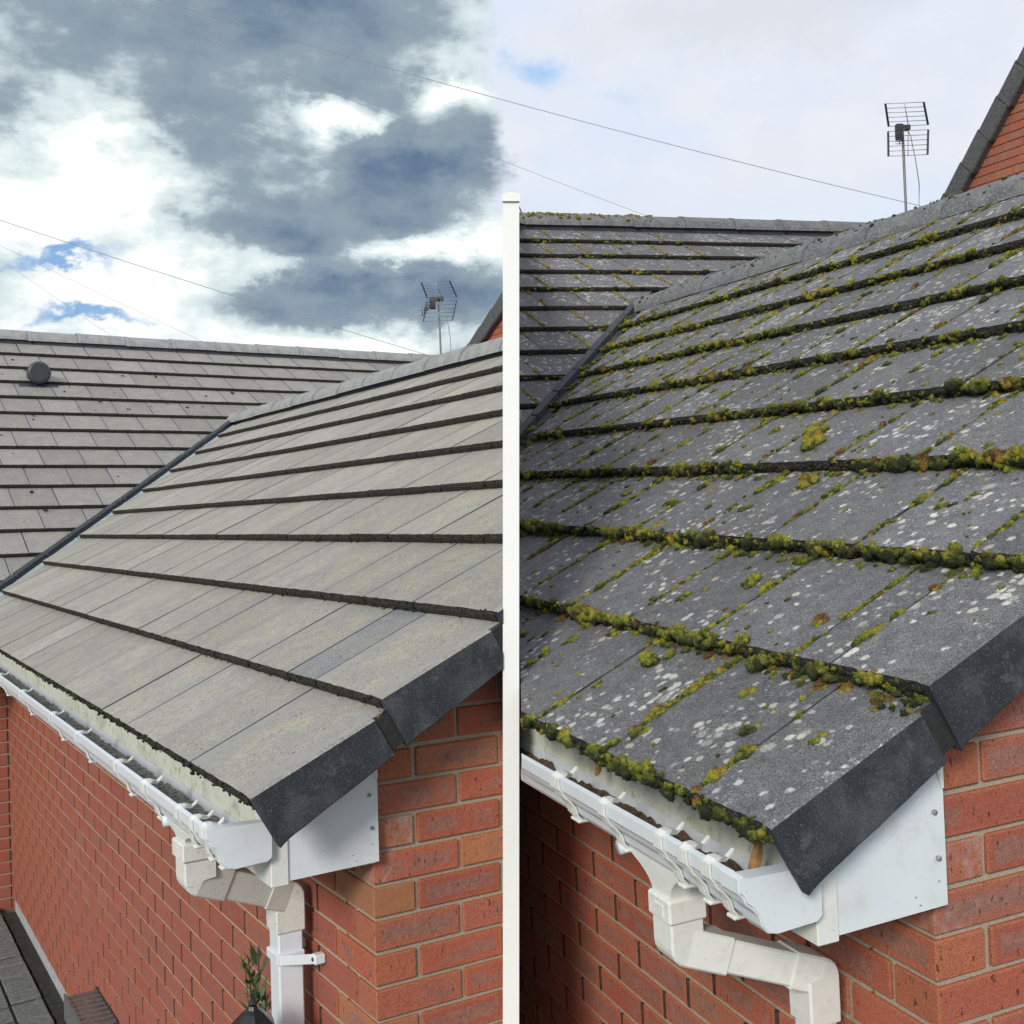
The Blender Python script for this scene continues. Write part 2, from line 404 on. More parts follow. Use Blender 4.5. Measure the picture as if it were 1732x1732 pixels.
def frame(o, x, y, z):
    m = Matrix.Identity(4)
    for i in range(3): m[i][0] = x[i]; m[i][1] = y[i]; m[i][2] = z[i]; m[i][3] = o[i]
    return m
def cut(o, world, planes):
    """planes: list of (point, normal) in the frame `world` maps into; keeps the side the normal points to. Returns None if nothing is left"""
    cs = [world @ Vector(v.co) for v in o.data.vertices]
    todo = []
    for p, n in planes:
        ds = [(c - Vector(p)).dot(Vector(n)) for c in cs]
        if max(ds) <= 1e-4: bpy.data.objects.remove(o); return None
        if min(ds) < -1e-4: todo.append((p, n))
    if todo:
        me = o.data.copy(); bm = bmesh.new(); bm.from_mesh(me); inv = world.inverted()
        for p, n in todo:
            pl = inv @ Vector(p); nl = (world.to_3x3().transposed() @ Vector(n)).normalized()
            g = bm.verts[:] + bm.edges[:] + bm.faces[:]
            r = bmesh.ops.bisect_plane(bm, geom=g, plane_co=pl, plane_no=nl, clear_inner=True)
            ed = [e for e in r['geom_cut'] if isinstance(e, bmesh.types.BMEdge)]
            if ed:
                fr = bmesh.ops.holes_fill(bm, edges=ed, sides=0)
        if not bm.verts: bm.free(); bpy.data.objects.remove(o); return None
        bm.to_mesh(me); bm.free(); o.data = me
    return o

# ------------------------------------------------------------------ the two houses: frame x = along the gable, y = along the eaves, z = up
def house_matrix(H):
    y, tp, t = H['yaw'], H['tp'], H['tilt']
    def T(d):
        d = (d[0], d[1] * math.cos(tp) + d[2] * math.sin(tp), d[2] * math.cos(tp) - d[1] * math.sin(tp))
        return Vector((d[0] * math.cos(t) + d[2] * math.sin(t), d[1], -d[0] * math.sin(t) + d[2] * math.cos(t)))
    V = T((math.cos(y), math.sin(y), 0)); U = T((-math.sin(y), math.cos(y), 0)); Z = T((0, 0, 1))
    return frame((H['px'], H['py'], H['pz'] + EYE), V, U, Z)
HOUSE_L = dict(yaw=.554307554, px=-.339213294, py=2.486918023, pz=-.762542233, tilt=.017062873, tp=.023738318, alpha=.51756974, g=.326411613,
               oh=-.32775246, h0=.17692825, vu=-.147481856, hr=.088845709, D=5.13536767, FR=4.14292108, zb=.05, first=.2525, second=(.205, .383), side=-1,
               outlet=.297, oz=-.006, pipe=.374, bend=-.145, gz=-.010, ps=.95, joint=.538, brackets=(.457, .168, .056, -.046 + .03, .744, 1.25, 1.677, 2.3, 2.9, 3.5))
HOUSE_R = dict(yaw=.387144527, px=.629111471, py=1.754988598, pz=-.629734872, tilt=-.017718801, tp=-.023738553, alpha=.512573057, g=.325294845,
               oh=-.351881447, h0=.161871449, vu=-.072292485, hr=.058307309, D=2.282283017, FR=4.056416746, zb=.05, first=.1165, second=(.139, .243), side=1,
               outlet=.268, oz=-.050, pipe=.228, bend=-.170, gz=-.026, ps=.80, joint=.391, brackets=(.572, .377, .18, .105, .039, 1.0, 1.4))
STEP, THK, EDGE = .030, .024, .118

def tile_mesh(name, w, L, g, mats, seed):
    """slab: nose at y=0 (top at z=0), head at y=L; jagged broken nose; slots: top, side, nose"""
    r = random.Random(seed); k = 12; c = .0022; mb = MB(); h = w / 2 - .0016
    fall = lambda y: -STEP * y / g
    xs = [-h + c + (2 * h - 2 * c) * i / k for i in range(k + 1)]
    jag = [(.0004 + r.random() * .0022, r.uniform(-.0012, .0006)) for _ in xs]
    top0 = [(x, a + c * .8, z) for x, (a, z) in zip(xs, jag)]; top1 = [(x, L, fall(L)) for x in xs]
    low = [(x, r.random() * .002, -STEP + .001 + r.random() * .0025) for x in xs]
    mid = [(x, -r.random() * .0028, -.010 - r.random() * .006) for x in xs]
    n = k + 1
    mb.add(top0 + top1, [[i, i + 1, n + i + 1, n + i] for i in range(k)], 0)
    mb.add(top0 + mid + low, [[n + i, n + i + 1, i + 1, i] for i in range(k)] + [[2 * n + i, 2 * n + i + 1, n + i + 1, n + i] for i in range(k)], 2)
    zb = -STEP + .002
    back = [(-h, L, fall(L) - THK), (h, L, fall(L) - THK)]
    sl = [(-h, top0[0][1] + .001, -c), (-h, L, fall(L) - c)]; sr = [(h, top0[-1][1] + .001, -c), (h, L, fall(L) - c)]
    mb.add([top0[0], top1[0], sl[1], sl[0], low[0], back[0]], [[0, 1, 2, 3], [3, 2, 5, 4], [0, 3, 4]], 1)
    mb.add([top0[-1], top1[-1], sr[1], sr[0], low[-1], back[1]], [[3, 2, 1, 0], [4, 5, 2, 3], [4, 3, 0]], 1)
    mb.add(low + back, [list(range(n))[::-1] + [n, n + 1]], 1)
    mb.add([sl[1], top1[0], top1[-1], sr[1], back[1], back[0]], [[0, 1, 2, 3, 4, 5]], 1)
    me = mb.mesh(name, mats, False)
    bm = bmesh.new(); bm.from_mesh(me); bmesh.ops.remove_doubles(bm, verts=bm.verts[:], dist=1e-5)
    bmesh.ops.recalc_face_normals(bm, faces=bm.faces[:]); bm.to_mesh(me); bm.free()
    return me

def box_brick(mb, lo, hi): mb.box(lo, hi, 0, .0028)

JOINTS = {}
def build_house(H, style):
    side = H['side']; HM = house_matrix(H); clean = style == 'clean'
    al, g, oh, h0 = H['alpha'], H['g'], H['oh'], H['h0']; ca, sa = math.cos(al), math.sin(al); ta = math.tan(al)
    root = empty('house', HM)
    tag(root, ('brick bungalow with the cleaned beige grey tiled roof left of the added white divider' if clean else
               'brick bungalow with the dark mossy lichen spotted tiled roof right of the added white divider'), 'house')
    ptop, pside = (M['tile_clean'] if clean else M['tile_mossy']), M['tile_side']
    seam = (Vector((0, 0, EYE)) + RIGHT * side * .0195, RIGHT * side)
    def finish(o, local=None, extra=()):
        """clips at the seam divider (world) and at extra planes (house frame)"""
        lw = o.matrix_local if local is None else local
        if extra:
            o = cut(o, lw, extra)
            if o is None: return None
        inner = HM @ lw
        return cut(o, inner, [seam])
    def part(mb, name, mats, parent=root, extra=()):
        o = mb.build(name, mats, parent)
        return finish(o, Matrix.Identity(4), extra)
    # ---------- roof decks (solid, under the tiles)
    SL = 9 * g * ca; vr = oh + SL + .05; zr = h0 + 9 * g * sa
    deck = MB().prism([(oh + .13, h0 - STEP - THK - .035 + .10 * ta), (vr, zr - STEP - THK), (vr + .03, zr - STEP - THK - .03), (2 * vr - oh, h0 - STEP - THK), (2 * vr - oh, h0 - .1), (vr, zr - .16), (oh + .24, h0 - .02)], 1, -.0, H['D'] + SL, 0)
    main = part(deck, 'main_roof', M['dark'])
    FR, D = H['FR'], H['D']; zf = h0 + FR * ta
    rd = MB().prism([(D + .03, h0 - .09), (D + FR, zf - .075), (D + 2 * FR, h0 - .09), (D + 2 * FR, h0 - .16), (D + FR, zf - .16), (D + .2, h0 - .14)], 0, -6.5, 8.0, 0)
    rear = part(rd, 'rear_roof', M['dark'])
    # back slopes so the roofs are whole from other sides
    mats = [ptop, pside, M['tile_nose']]
    matsf = [M['tile_clean_far'] if clean else M['tile_mossy'], pside, M['tile_nose']]
    full = [tile_mesh('roof_tile', .3, g + .065, g, mats, i + 3) for i in range(6)]
    half = tile_mesh('roof_tile', H['second'][1] - H['second'][0] - .002, g + .065, g, [M['tile_grey'] if clean else ptop, pside, M['tile_nose']], 50)
    fullf = [tile_mesh('roof_tile', .3018, g + .065, g, matsf, i + 13) for i in range(6)]
    joints, noses = [], []
    # valley plane in house frame: u - D = v - oh
    vn = Vector((1, -1, 0)).normalized()
    def slope_pt(v0, k, u, n=0):
        s = k * g; return Vector((v0 + s * ca - n * sa, u, h0 + s * sa + n * ca))
    bdir = Vector((ca, 0, sa)); nrm = Vector((-sa, 0, ca)); adir = Vector((0, -1, 0))
    wl = side == -1
    for k in range(9):
        if k % 2 == 0: edges = [H['vu'], H['first']]
        else: edges = [H['vu'], H['second'][0], H['second'][1]]
        while edges[-1] < D + k * g * ca + .3: edges.append(edges[-1] + .3)
        for i in range(len(edges) - 1):
            a, b = edges[i], edges[i + 1]; w = b - a
            if abs(w - .3) < 1e-4: me = random.choice(full)
            elif i == 1: me = half
            else: me = tile_mesh('roof_tile', w, g + .065, g, mats, k)
            if k == 8:
                me = tile_mesh('roof_tile', w, g - .02, g, mats, 70 + i % 4)
            jz = random.uniform(-.0012, .0012); jr = random.uniform(-.003, .003)
            mt = frame(slope_pt(oh, k, (a + b) / 2, jz), adir, bdir, nrm) @ Matrix.Rotation(jr, 4, 'Z') @ Matrix.Rotation(random.uniform(-.002, .002), 4, 'X')
            o = obj('roof_tile', me, main, mt)
            o = finish(o, mt, [((oh, D - .15, 0), vn)])
            if o is None: continue
            if i == 0:      # verge: a flange hangs down over the gable
                vb = MB()
                nn_ = 14; x0_, x1_ = -.0048, .0125; rr_ = random.Random(k * 7 + (1 if clean else 2)); rings = []
                for q in range(nn_ + 1):
                    y_ = .001 + .292 * q / nn_; zt_ = .0006 - STEP * y_ / g; zl_ = -EDGE + rr_.uniform(-.0007, .0007) - (.004 if q == 0 else 0)
                    c_1 = .0022
                    rings.append([(x0_, y_, zt_), (x1_ - c_1, y_, zt_ + rr_.uniform(-.0004, .0004)), (x1_, y_, zt_ - c_1), (x1_ + rr_.uniform(-.0006, .0006), y_, zl_ + .003), (x1_ - .003, y_, zl_), (x0_ - .002, y_, zl_)])
                vb.loft(rings, 0)
                vb.box((-.03, .28, -EDGE + .010), (.006, g + .05, -.034), 1)
                vm = frame(slope_pt(oh, k, a, jz), adir, bdir, nrm)
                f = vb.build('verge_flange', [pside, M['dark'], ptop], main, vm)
                for pl_ in f.data.polygons:
                    if pl_.normal.z > .45 and pl_.material_index == 0: pl_.material_index = 2
                finish(f, vm)
            joints.append((k, b))
        noses.append(k)
    # ---------- rear roof tiles
    S = FR / ca; first = (S - .13 - g * .9); nrow = int(first / g) + 2
    bf = Vector((0, ca, sa)); nf = Vector((0, -sa, ca)); af = Vector((1, 0, 0))
    rearrows = []
    for i in range(nrow):
        s = first - i * g
        if s < -g * .8: break
        s = max(s, 0)
        uu = D + s * ca; off = (.15 if i % 2 else 0) + (.05 if clean else .11)
        v = -4.2 + off; rearrows.append((s, off))
        vmax = 7.4
        while v < vmax:
            me = random.choice(fullf)
            if i == 0: me = HEADF.setdefault((style, 0), tile_mesh('roof_tile', .3, min(g + .065, S - s - .03), g, matsf, 77))
            mt = frame((v + .15, uu, h0 + s * sa + random.uniform(-.0012, .0012)), af, bf, nf) @ Matrix.Rotation(random.uniform(-.003, .003), 4, 'Z')
            planes = []
            if uu + g * ca < D + SL + .35: planes = [((oh, D, 0), -vn)]
            elif v > vr + 1.2 + 0: pass
            o = obj('roof_tile', me, rear, mt)
            if planes and v - .02 > (oh + uu + g - D) + .4: bpy.data.objects.remove(o); v += .3; continue
            finish(o, mt, planes)
            v += .3
    # ---------- ridges
    def ridge(name, axis_y, a, b, cx, cz, mt_, parent, rad=.125, stepl=.45, off=0., pl=()):
        """angled half-round caps 0.45 m long, each with a raised collar"""
        base = MB(); t = a + off
        prof = [(math.sin(q), math.cos(q)) for q in np.linspace(-1.5, 1.5, 13)]
        def cap(L):
            mb = MB()
            rings = []
            for y, e in ((0, .007), (.035, .007), (.042, 0), (L - .004, -.004)):
                ring = [(px * (rad + e), y, (pz - .47) * (rad + e) * .92) for px, pz in prof] + [(px * (rad + e - .016), y, (pz - .47) * (rad + e - .016) * .92 - .003) for px, pz in prof[::-1]]
                rings.append(ring)
            mb.loft(rings, 0, False)
            return mb.mesh('ridge_tile', mt_)
        cm = cap(stepl)
        while t < b:
            o_ = Vector((cx, t, cz)) if axis_y else Vector((t, cx, cz))
            mt = frame(o_ + Vector((0, 0, random.uniform(-.003, .003))), (1, 0, 0) if axis_y else (0, -1, 0), (0, 1, 0) if axis_y else (1, 0, 0), (0, 0, 1)) @ Matrix.Rotation(random.uniform(-.006, .006), 4, 'Z')
            o = obj('ridge_tile', cm, parent, mt); finish(o, mt, pl); t += stepl
    rm = M['ridge_clean'] if clean else M['ridge_mossy']
    zc = zr + H['hr'] - .061
    ridge('r', True, -.16, D + SL + .1, vr + .03, zc, rm, main, off=(.0 if clean else .12))
    ridge('r', False, -4.3, 7.4, D + FR, zf - .005, rm, rear, off=.1)
    bed = MB().box((vr - .06, -.1, zc - .12), (vr + .12, D + SL, zc - .0), 0)
    part(bed, 'ridge_mortar', M['lead_dark'], main)
    bed = MB().box((-4.3, D + FR - .10, zf - .14), (7.6, D + FR + .10, zf - .0), 0)
    part(bed, 'ridge_mortar', M['lead_dark'], rear)
    # ---------- valley liner
    def vline(t, off, dz): # point along the valley, off = metres sideways towards the main roof
        return Vector((oh + t + off / math.sqrt(2), D + t - off / math.sqrt(2), h0 + t * ta + dz))
    mb = MB()
    for a_, b_, mi in ((-.16, -.0, 0), (.0, .17, 1)):
        pts = []
        for t in (-.30, SL + .05):
            for off in (a_, b_): pts.append(vline(t, off, -.020 - (abs(off)) * 0.02))
        up = pts; dn = [p - Vector((0, 0, .006)) for p in up]
        mb.add(up + dn, [[0, 1, 3, 2], [4, 6, 7, 5], [0, 2, 6, 4], [1, 5, 7, 3], [0, 4, 5, 1], [2, 3, 7, 6]], mi)
    part(mb, 'valley_liner', [M['lead_dark'], M['lead'] if clean else M['lead_dark']], main)
    mb = MB()                                   # dark bar painting in the cut rear tile edges and their shadow
    for t0 in np.arange(-.25, SL + .02, .22):
        t1 = t0 + .205; r1, r2, r3 = (random.uniform(-.003, .003) for _ in range(3))
        ring = lambda t, q: [vline(t, -.030 + q, -.03), vline(t, .018 + q, -.03), vline(t, .012 + q, .014), vline(t, -.024 + q, .020)]
        mb.loft([ring(t0, r1), ring(t1, r2)])
    part(mb, 'valley_edge_shade', M['lead_dark'], main)
    # ---------- walls
    zground = -H['pz'] - EYE - .35
    zs = lambda v: h0 + (v - oh) * ta - .075      # underside of the verge
    gv = 4.2 if side == 1 else 3.0
    rw = D + .33
    gw = MB().prism([(.008, zground), (gv, zground), (gv, min(zs(gv), zs(2 * vr - gv)) - .03), (vr, zs(vr) - .05), (.008, zs(0) - .06)], 1, .008, .16, 0)
    gable = part(gw, 'gable_wall', M['mortar'])
    ew = MB().box((.006, .17, zground), (.14, rw - .01, h0 - .12), 0)
    eave = part(ew, 'eaves_wall', M['mortar'])
    ww = MB().box((-4.5, rw + .008, zground), (.14, rw + .15, h0 - .02), 0)
    wing = part(ww, 'rear_wing_wall', M['mortar'])
    camL = HM.inverted() @ Vector((0, 0, EYE))
    gb, eb, wb = [], [], []
    BL, BW, BH = .215, .1025, .065
    for k in range(-14, 40):
        z1 = H['zb'] - .075 * (k - 1) - .005; z0 = z1 - BH
        if z0 < zground: break
        str_g = (k % 2 == 0)
        # gable run
        v = 0.0; first_ = True
        while v < gv:
            L = BL if (str_g or not first_) else BW
            if z0 < zs(v) + .06 and z0 < zs(v + L) + .2:
                gb.append(((v, 0.0, z0), (v + L, BW, z1)))
            v += L + .01; first_ = False
        if z0 > h0 - .16: continue
        u = BW + .01 if str_g else 0.0
        if not str_g: u = BL + .01   # corner brick already covers the return (header on the gable)
        while u < rw - .02:
            L = min(BL, rw - .02 - u); eb.append(((0.0, u, z0), (BW, u + L, z1))); u += L + .01
        v = -.002
        if not str_g: wb.append(((v - BW, rw, z0), (v, rw + BW, z1))); v -= BW + .01
        while v > -2.6:
            wb.append(((v - BL, rw, z0), (v, rw + BW, z1))); v -= BL + .01
    # a header seen on the gable is a stretcher that runs back along the eaves wall
    fixed = []
    for lo, hi in gb:
        if lo[0] == 0 and abs(hi[0] - BW) < 1e-6: fixed.append((lo, (BW, BL, hi[2])))
        else: fixed.append((lo, hi))
    gb = fixed
    def lay(blist, parent, kindf, lim):
        def key(b):
            c0 = (Vector(b[0]) + Vector(b[1])) / 2; w_ = HM @ c0
            q = w_ - Vector((0, 0, EYE)); dd = q.dot(FWD)
            vis = dd > .1 and abs(q.dot(RIGHT) / dd) < .50 and abs(q.dot(TOP) / dd) < .50 and side * q.dot(RIGHT) > -.2
            return (0 if vis else 1, (c0 - camL).length)
        bs = sorted(blist, key=key); cache = {}
        rest = MB()
        for i, (lo, hi) in enumerate(bs):
            ctr = (Vector(lo) + Vector(hi)) / 2; dm = Vector(hi) - Vector(lo)
            ks, cl = kindf(lo, hi)
            wc = HM @ ctr
            if i < lim and key((lo, hi))[0] == 0:
                ax = dm.x >= dm.y
                kk = (round(dm.x, 3), round(dm.y, 3), round(dm.z, 3), ks)
                if kk not in cache:
                    mb = MB(); a_ = (dm.x, dm.y) if ax else (dm.y, dm.x)
                    box_brick(mb, (-a_[0] / 2, -a_[1] / 2, -dm.z / 2), (a_[0] / 2, a_[1] / 2, dm.z / 2)); cache[kk] = mb.mesh('brick', M['brick_' + ks])
                rot = Matrix.Identity(4) if ax else Matrix.Rotation(math.pi / 2, 4, 'Z')
                mt = Matrix.Translation(ctr + Vector((random.uniform(-.001, .001), random.uniform(-.001, .001), random.uniform(-.0008, .0008)))) @ Matrix.Rotation(random.uniform(-.004, .004), 4, 'Z') @ rot
                o = obj('brick', cache[kk], parent, mt)
                finish(o, mt, cl)
            elif side * (wc - Vector((0, 0, EYE))).dot(RIGHT) > .12 and not cl:
                rest.box([a + .001 for a in lo], [a - .001 for a in hi], 0)
        if rest.v:
            o = rest.build('far_bricks', M['brick_eave'], parent); tag(o, kind='stuff')
            finish(o, Matrix.Identity(4))
    def kg(lo, hi):
        cl = [((0, 0, h0 - oh * ta - .078), Vector((ta, 0, -1)))] if hi[2] > zs(lo[0]) - .02 else []
        ks = 'plain'
        if lo[0] == 0 and abs(hi[0] - BW) < 1e-6 and lo[2] < -.15: ks = 'ochre' if random.random() < .35 else 'plain'
        if lo[0] == 0 and -.12 < lo[2] < .0: ks = 'salt'
        return ks, cl
    lay(gb, gable, kg, 290)
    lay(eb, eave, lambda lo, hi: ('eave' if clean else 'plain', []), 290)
    pj = MB()                                    # dark strips that paint shadow into the long wall's upright joints
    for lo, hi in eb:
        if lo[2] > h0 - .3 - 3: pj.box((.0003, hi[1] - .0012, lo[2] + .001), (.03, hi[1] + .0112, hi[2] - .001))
    o = part(pj, 'upright_joint_shade', M['joint_dark'], eave)
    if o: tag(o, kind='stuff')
    lay(wb, wing, lambda lo, hi: ('eave', []), 60)
    # ---------- boxed eaves
    zt = lambda v: h0 + (v - oh) * ta - .085
    be = MB().prism([(-.206, -.040), (.004, -.036), (.004, zt(.004)), (-.206, zt(-.206))], 1, -.026, -.016, 0)
    bb = part(be, 'bargeboard', M['pvc'])
    tp_ = MB().prism([(.0, .146), (.004, .146), (.004, zt(.004)), (-.03, zt(-.03))], 1, -.0285, -.0265, 0)
    part(tp_, 'packing_strip', M['pvc_old'], bb)
    tr = MB().box((-.243, -.031, -.047), (-.204, .06, zt(-.23)), 0, .002)
    part(tr, 'corner_trim', M['pvc_old'])
    for v_, z_ in ((-.016, .112), (-.012, .040)):
        sc = MB().tube([(v_, -.0265, z_), (v_, -.0305, z_)], .0042, 8); part(sc, 'screw_cap', M['screw'], bb)
    for v_, z_ in ((-.012, .004), (-.05, -.026), (-.058, -.012)):
        sc = MB().tube([(v_, -.0265, z_), (v_, -.028, z_)], .0013, 6); part(sc, 'nail', M['screw'], bb)
    fa = MB()
    fa.box((-.241, .0, -.044), (-.229, H['joint'] - .002, h0 - .06)); fa.box((-.241, H['joint'] + .002, -.044), (-.229, rw - .25, h0 - .06))
    fas = part(fa, 'fascia', M['fascia'])
    so_ = MB().box((-.229, -.015, -.042), (.0, rw - .25, -.034), 0); part(so_, 'soffit', M['pvc_old'])
    # ---------- gutter
    gz = H['gz']
    out_ = [(-.246, .060), (-.247, .036), (-.256, .029), (-.318, .026), (-.333, .030), (-.341, .040), (-.345, .055), (-.356, .066), (-.366, .074), (-.370, .084), (-.376, .090), (-.377, .110), (-.370, .1105)]
    out_ = [(x, z + gz) for x, z in out_]
    gl = out_; gend = D - .15
    gt = MB().shell(gl, 1, -.02, gend, 0, th=.0028)
    gut = part(gt, 'gutter', M['pvc'])
    cap = [(x, z) for x, z in out_[:-1]] + [(-.246, .105 + gz)]
    mb = MB().prism([(x - (.0034 if x < -.3 else -.001), z + (.0016 if z > .06 + gz else -.0028)) for x, z in cap], 1, -.048, -.018, 0)
    mb2 = MB().shell([(x - .0025 if x < -.3 else x, z - .0022 if z < .06 + gz else z) for x, z in out_[1:]], 1, -.044, -.0, 0, th=.003)
    part(mb, 'end_cap', M['pvc'], gut); part(mb2, 'end_cap_collar', M['pvc'], gut)
    wide = [(x - .004 if x < -.3 else x, z - .004 if z < .06 + gz else z) for x, z in out_[1:-1]]
    for j, u_ in enumerate(H['brackets']):
        if u_ > gend: continue
        hw = .0125 if j else .02
        mb = MB().shell(wide, 1, u_ - hw, u_ + hw, 0, th=.0034)
        mb.shell([(x - .0018 if x < -.3 else x, z - .0018 if z < .06 + gz else z) for x, z in wide], 1, u_ - hw * .45, u_ + hw * .45, 0, th=.002)
        # back-plate lug below and the white clip over the front lip
        mb.box((-.345, u_ - hw * .9, .018 + gz), (-.245, u_ + hw * .9, .0245 + gz), 0, .002)
        mb.loft([[(-.381, u_ - hw * .8, .109 + gz), (-.381, u_ + hw * .8, .109 + gz), (-.372, u_ + hw * .8, .117 + gz), (-.372, u_ - hw * .8, .117 + gz)],
                 [(-.366, u_ - hw * .8, .110 + gz), (-.366, u_ + hw * .8, .110 + gz), (-.360, u_ + hw * .8, .117 + gz), (-.360, u_ - hw * .8, .117 + gz)],
                 [(-.350, u_ - hw * .35, .106 + gz), (-.350, u_ + hw * .35, .106 + gz), (-.346, u_ + hw * .35, .112 + gz), (-.346, u_ - hw * .35, .112 + gz)],
                 [(-.336, u_ - hw * .3, .114 + gz), (-.336, u_ + hw * .3, .114 + gz), (-.334, u_ + hw * .3, .122 + gz), (-.334, u_ - hw * .3, .122 + gz)]])
        part(mb, 'bracket', M['pvc_old'] if j < 5 else M['pvc'], gut)
    # silt lying in the gutter: an uneven strip
    mb = MB(); nU = 90; us = np.linspace(.0, min(gend, 4.2), nU * 2); vs_ = [-.336, -.322, -.30, -.275, -.252]
    rows = []
    for iu, uu in enumerate(us):
        row = []
        for v_ in vs_:
            amp = (.012 if clean else .020)
            hh = .034 + amp * (.4 + mnoise.noise(Vector((v_ * 40, uu * 14, 3.1)))) + .008 * mnoise.noise(Vector((v_ * 160, uu * 90, 0)))
            row.append((v_, uu, max(hh, .031) + gz))
        rows.append(row)
    flatv = [p for r_ in rows for p in r_]; nv = len(vs_)
    mb.add(flatv, [[i * nv + k, i * nv + k + 1, (i + 1) * nv + k + 1, (i + 1) * nv + k] for i in range(len(rows) - 1) for k in range(nv - 1)], 0, False)
    o = part(mb, 'gutter_silt', M['debris_grey'] if clean else M['debris'], gut)
    if o: tag(o, kind='stuff')
    # ---------- outlet, offset and downpipe
    ou, oz, pu = H['outlet'], H['oz'], H['pipe']
    dm = M['pvc_old'] if not clean else M['pvc_dirty']
    def rect(v0, v1, u0, u1, z): return [(v0, u0, z), (v1, u0, z), (v1, u1, z), (v0, u1, z)]
    zt0 = .030 + H['gz']; ps = H['ps']
    lo_ = MB(); n_ = 9; rings = []
    for i in range(n_):
        q = i / (n_ - 1); e = math.exp(-3.4 * q); e1 = max(0, (e - .033) / .967)
        rings.append(rect(-.3035 - (.0395 - .004 * q) * ps, -.3035 + (.0405 - .004 * q) * ps, ou - .038 * ps - .050 * e1, ou + .038 * ps + .095 * e1, zt0 + (oz - zt0) * q ** .7))
    lo_.loft(rings, 0, False)
    lo_.box((-.3035 - .0455 * ps, ou - .046 * ps, oz - .042), (-.3035 + .0455 * ps, ou + .046 * ps, oz), 0, .004)
    lo_.box((-.3035 - .048 * ps, ou - .018, oz - .033), (-.3035 - .0445 * ps, ou + .012, oz - .012), 0, .001)
    outlet = part(lo_, 'gutter_outlet', dm, gut)
    lug = MB().tube([(-.346, ou + .122, .022 + H['gz']), (-.29, ou + .122, .022 + H['gz'])], .013, 10); part(lug, 'outlet_lug', M['pvc'], gut)
    P = MB(); hw = .0345 * (.98 if clean else .82); zb_ = oz - .042
    bz = H['bend']
    # sloping offset from under the outlet back to the wall: swept rectangle
    a0 = Vector((-.3035, ou, zb_)); a1 = Vector((-.3035, ou, zb_ - .045)); a2 = Vector((-.066, pu, bz - .055)); a3 = Vector((-.066, pu, bz - .12))
    def sweep(mb, pts, hv, hu):
        fine = [pts[0]]                        # corners rounded into short arcs
        for i in range(1, len(pts) - 1):
            A_, B_, C_ = pts[i - 1], pts[i], pts[i + 1]; rr = min(.0025, (A_ - B_).length * .45, (C_ - B_).length * .45)
            p0, p2 = B_ + (A_ - B_).normalized() * rr, B_ + (C_ - B_).normalized() * rr
            for q in (0, .25, .5, .75, 1): fine.append(p0 * (1 - q) ** 2 + B_ * 2 * q * (1 - q) + p2 * q * q)
        fine.append(pts[-1]); rings = []
        c = .0035; prof = [(-hu + c, -hv), (hu - c, -hv), (hu, -hv + c), (hu, hv - c), (hu - c, hv), (-hu + c, hv), (-hu, hv - c), (-hu, -hv + c)]
        for i, p in enumerate(fine):
            t = (fine[min(i + 1, len(fine) - 1)] - fine[max(i - 1, 0)]).normalized()
            nn = Vector((0, 1, 0)).cross(t); nn.normalize(); sd = Vector((0, 1, 0))
            rings.append([p + sd * x + nn * y for x, y in prof])
        mb.loft(rings)
    sweep(P, [a0, a1, a2, a3], hw, hw)
    off = part(P, 'offset_pipe', dm)
    for pts in ([a0 + Vector((0, 0, .002)), a1, a1 + (a2 - a1) * .30], [a1 + (a2 - a1) * .78, a2, a3]):
        q = MB(); sweep(q, pts, hw + .0035, hw + .0035); part(q, 'bend_socket', dm, off)
    dp = MB().box((-.066 - hw + .002, pu - hw + .002, zground), (-.066 + hw - .002, pu + hw - .002, a3.z - .0), 0, .004)
    down = part(dp, 'downpipe', M['pvc'])
    q = MB().box((-.066 - hw - .003, pu - hw - .003, a3.z - .020), (-.066 + hw + .003, pu + hw + .003, a3.z + .012), 0, .003); part(q, 'pipe_socket', dm, down)
    for zc_ in (-.345 if clean else -.60, -1.3):
        q = MB(); q.box((-.066 - hw - .0045, pu - hw - .0045, zc_ - .013), (-.066 + hw, pu + hw + .0045, zc_ + .013), 0, .003)
        q.loft([[(-.102, pu - hw - .001, zc_ + e) for e in (-.012, .012)] + [(-.097, pu - hw - .006, zc_ + e) for e in (.012, -.012)], [(-.030, pu - hw - .040, zc_ + e) for e in (-.012, .012)] + [(-.024, pu - hw - .044, zc_ + e) for e in (.012, -.012)]])
        q.box((-.030, pu - hw - .058, zc_ - .0125), (-.0, pu - hw - .034, zc_ + .0125), 0, .004)
        q.box((-.024, pu + hw, zc_ - .012), (-.0, pu + hw + .04, zc_ + .012), 0, .004)
        cl = part(q, 'pipe_clip', M['pvc'], down)
        q = MB().tube([(-.029, pu - hw - .047, zc_ + .001), (-.0325, pu - hw - .047, zc_ + .001)], .005, 8); part(q, 'clip_screw', M['metal_dark'], down)
    JOINTS[style] = dict(HM=HM, joints=joints, H=H, root=root, main=main, rear=rear, rows=rearrows, SL=SL, vr=vr, zr=zr, zf=zf, S=S, ca=ca, sa=sa, part=part, finish=finish, slope=slope_pt)
    return root
HEADF = {}
rootL = build_house(HOUSE_L, 'clean')
rootR = build_house(HOUSE_R, 'mossy')

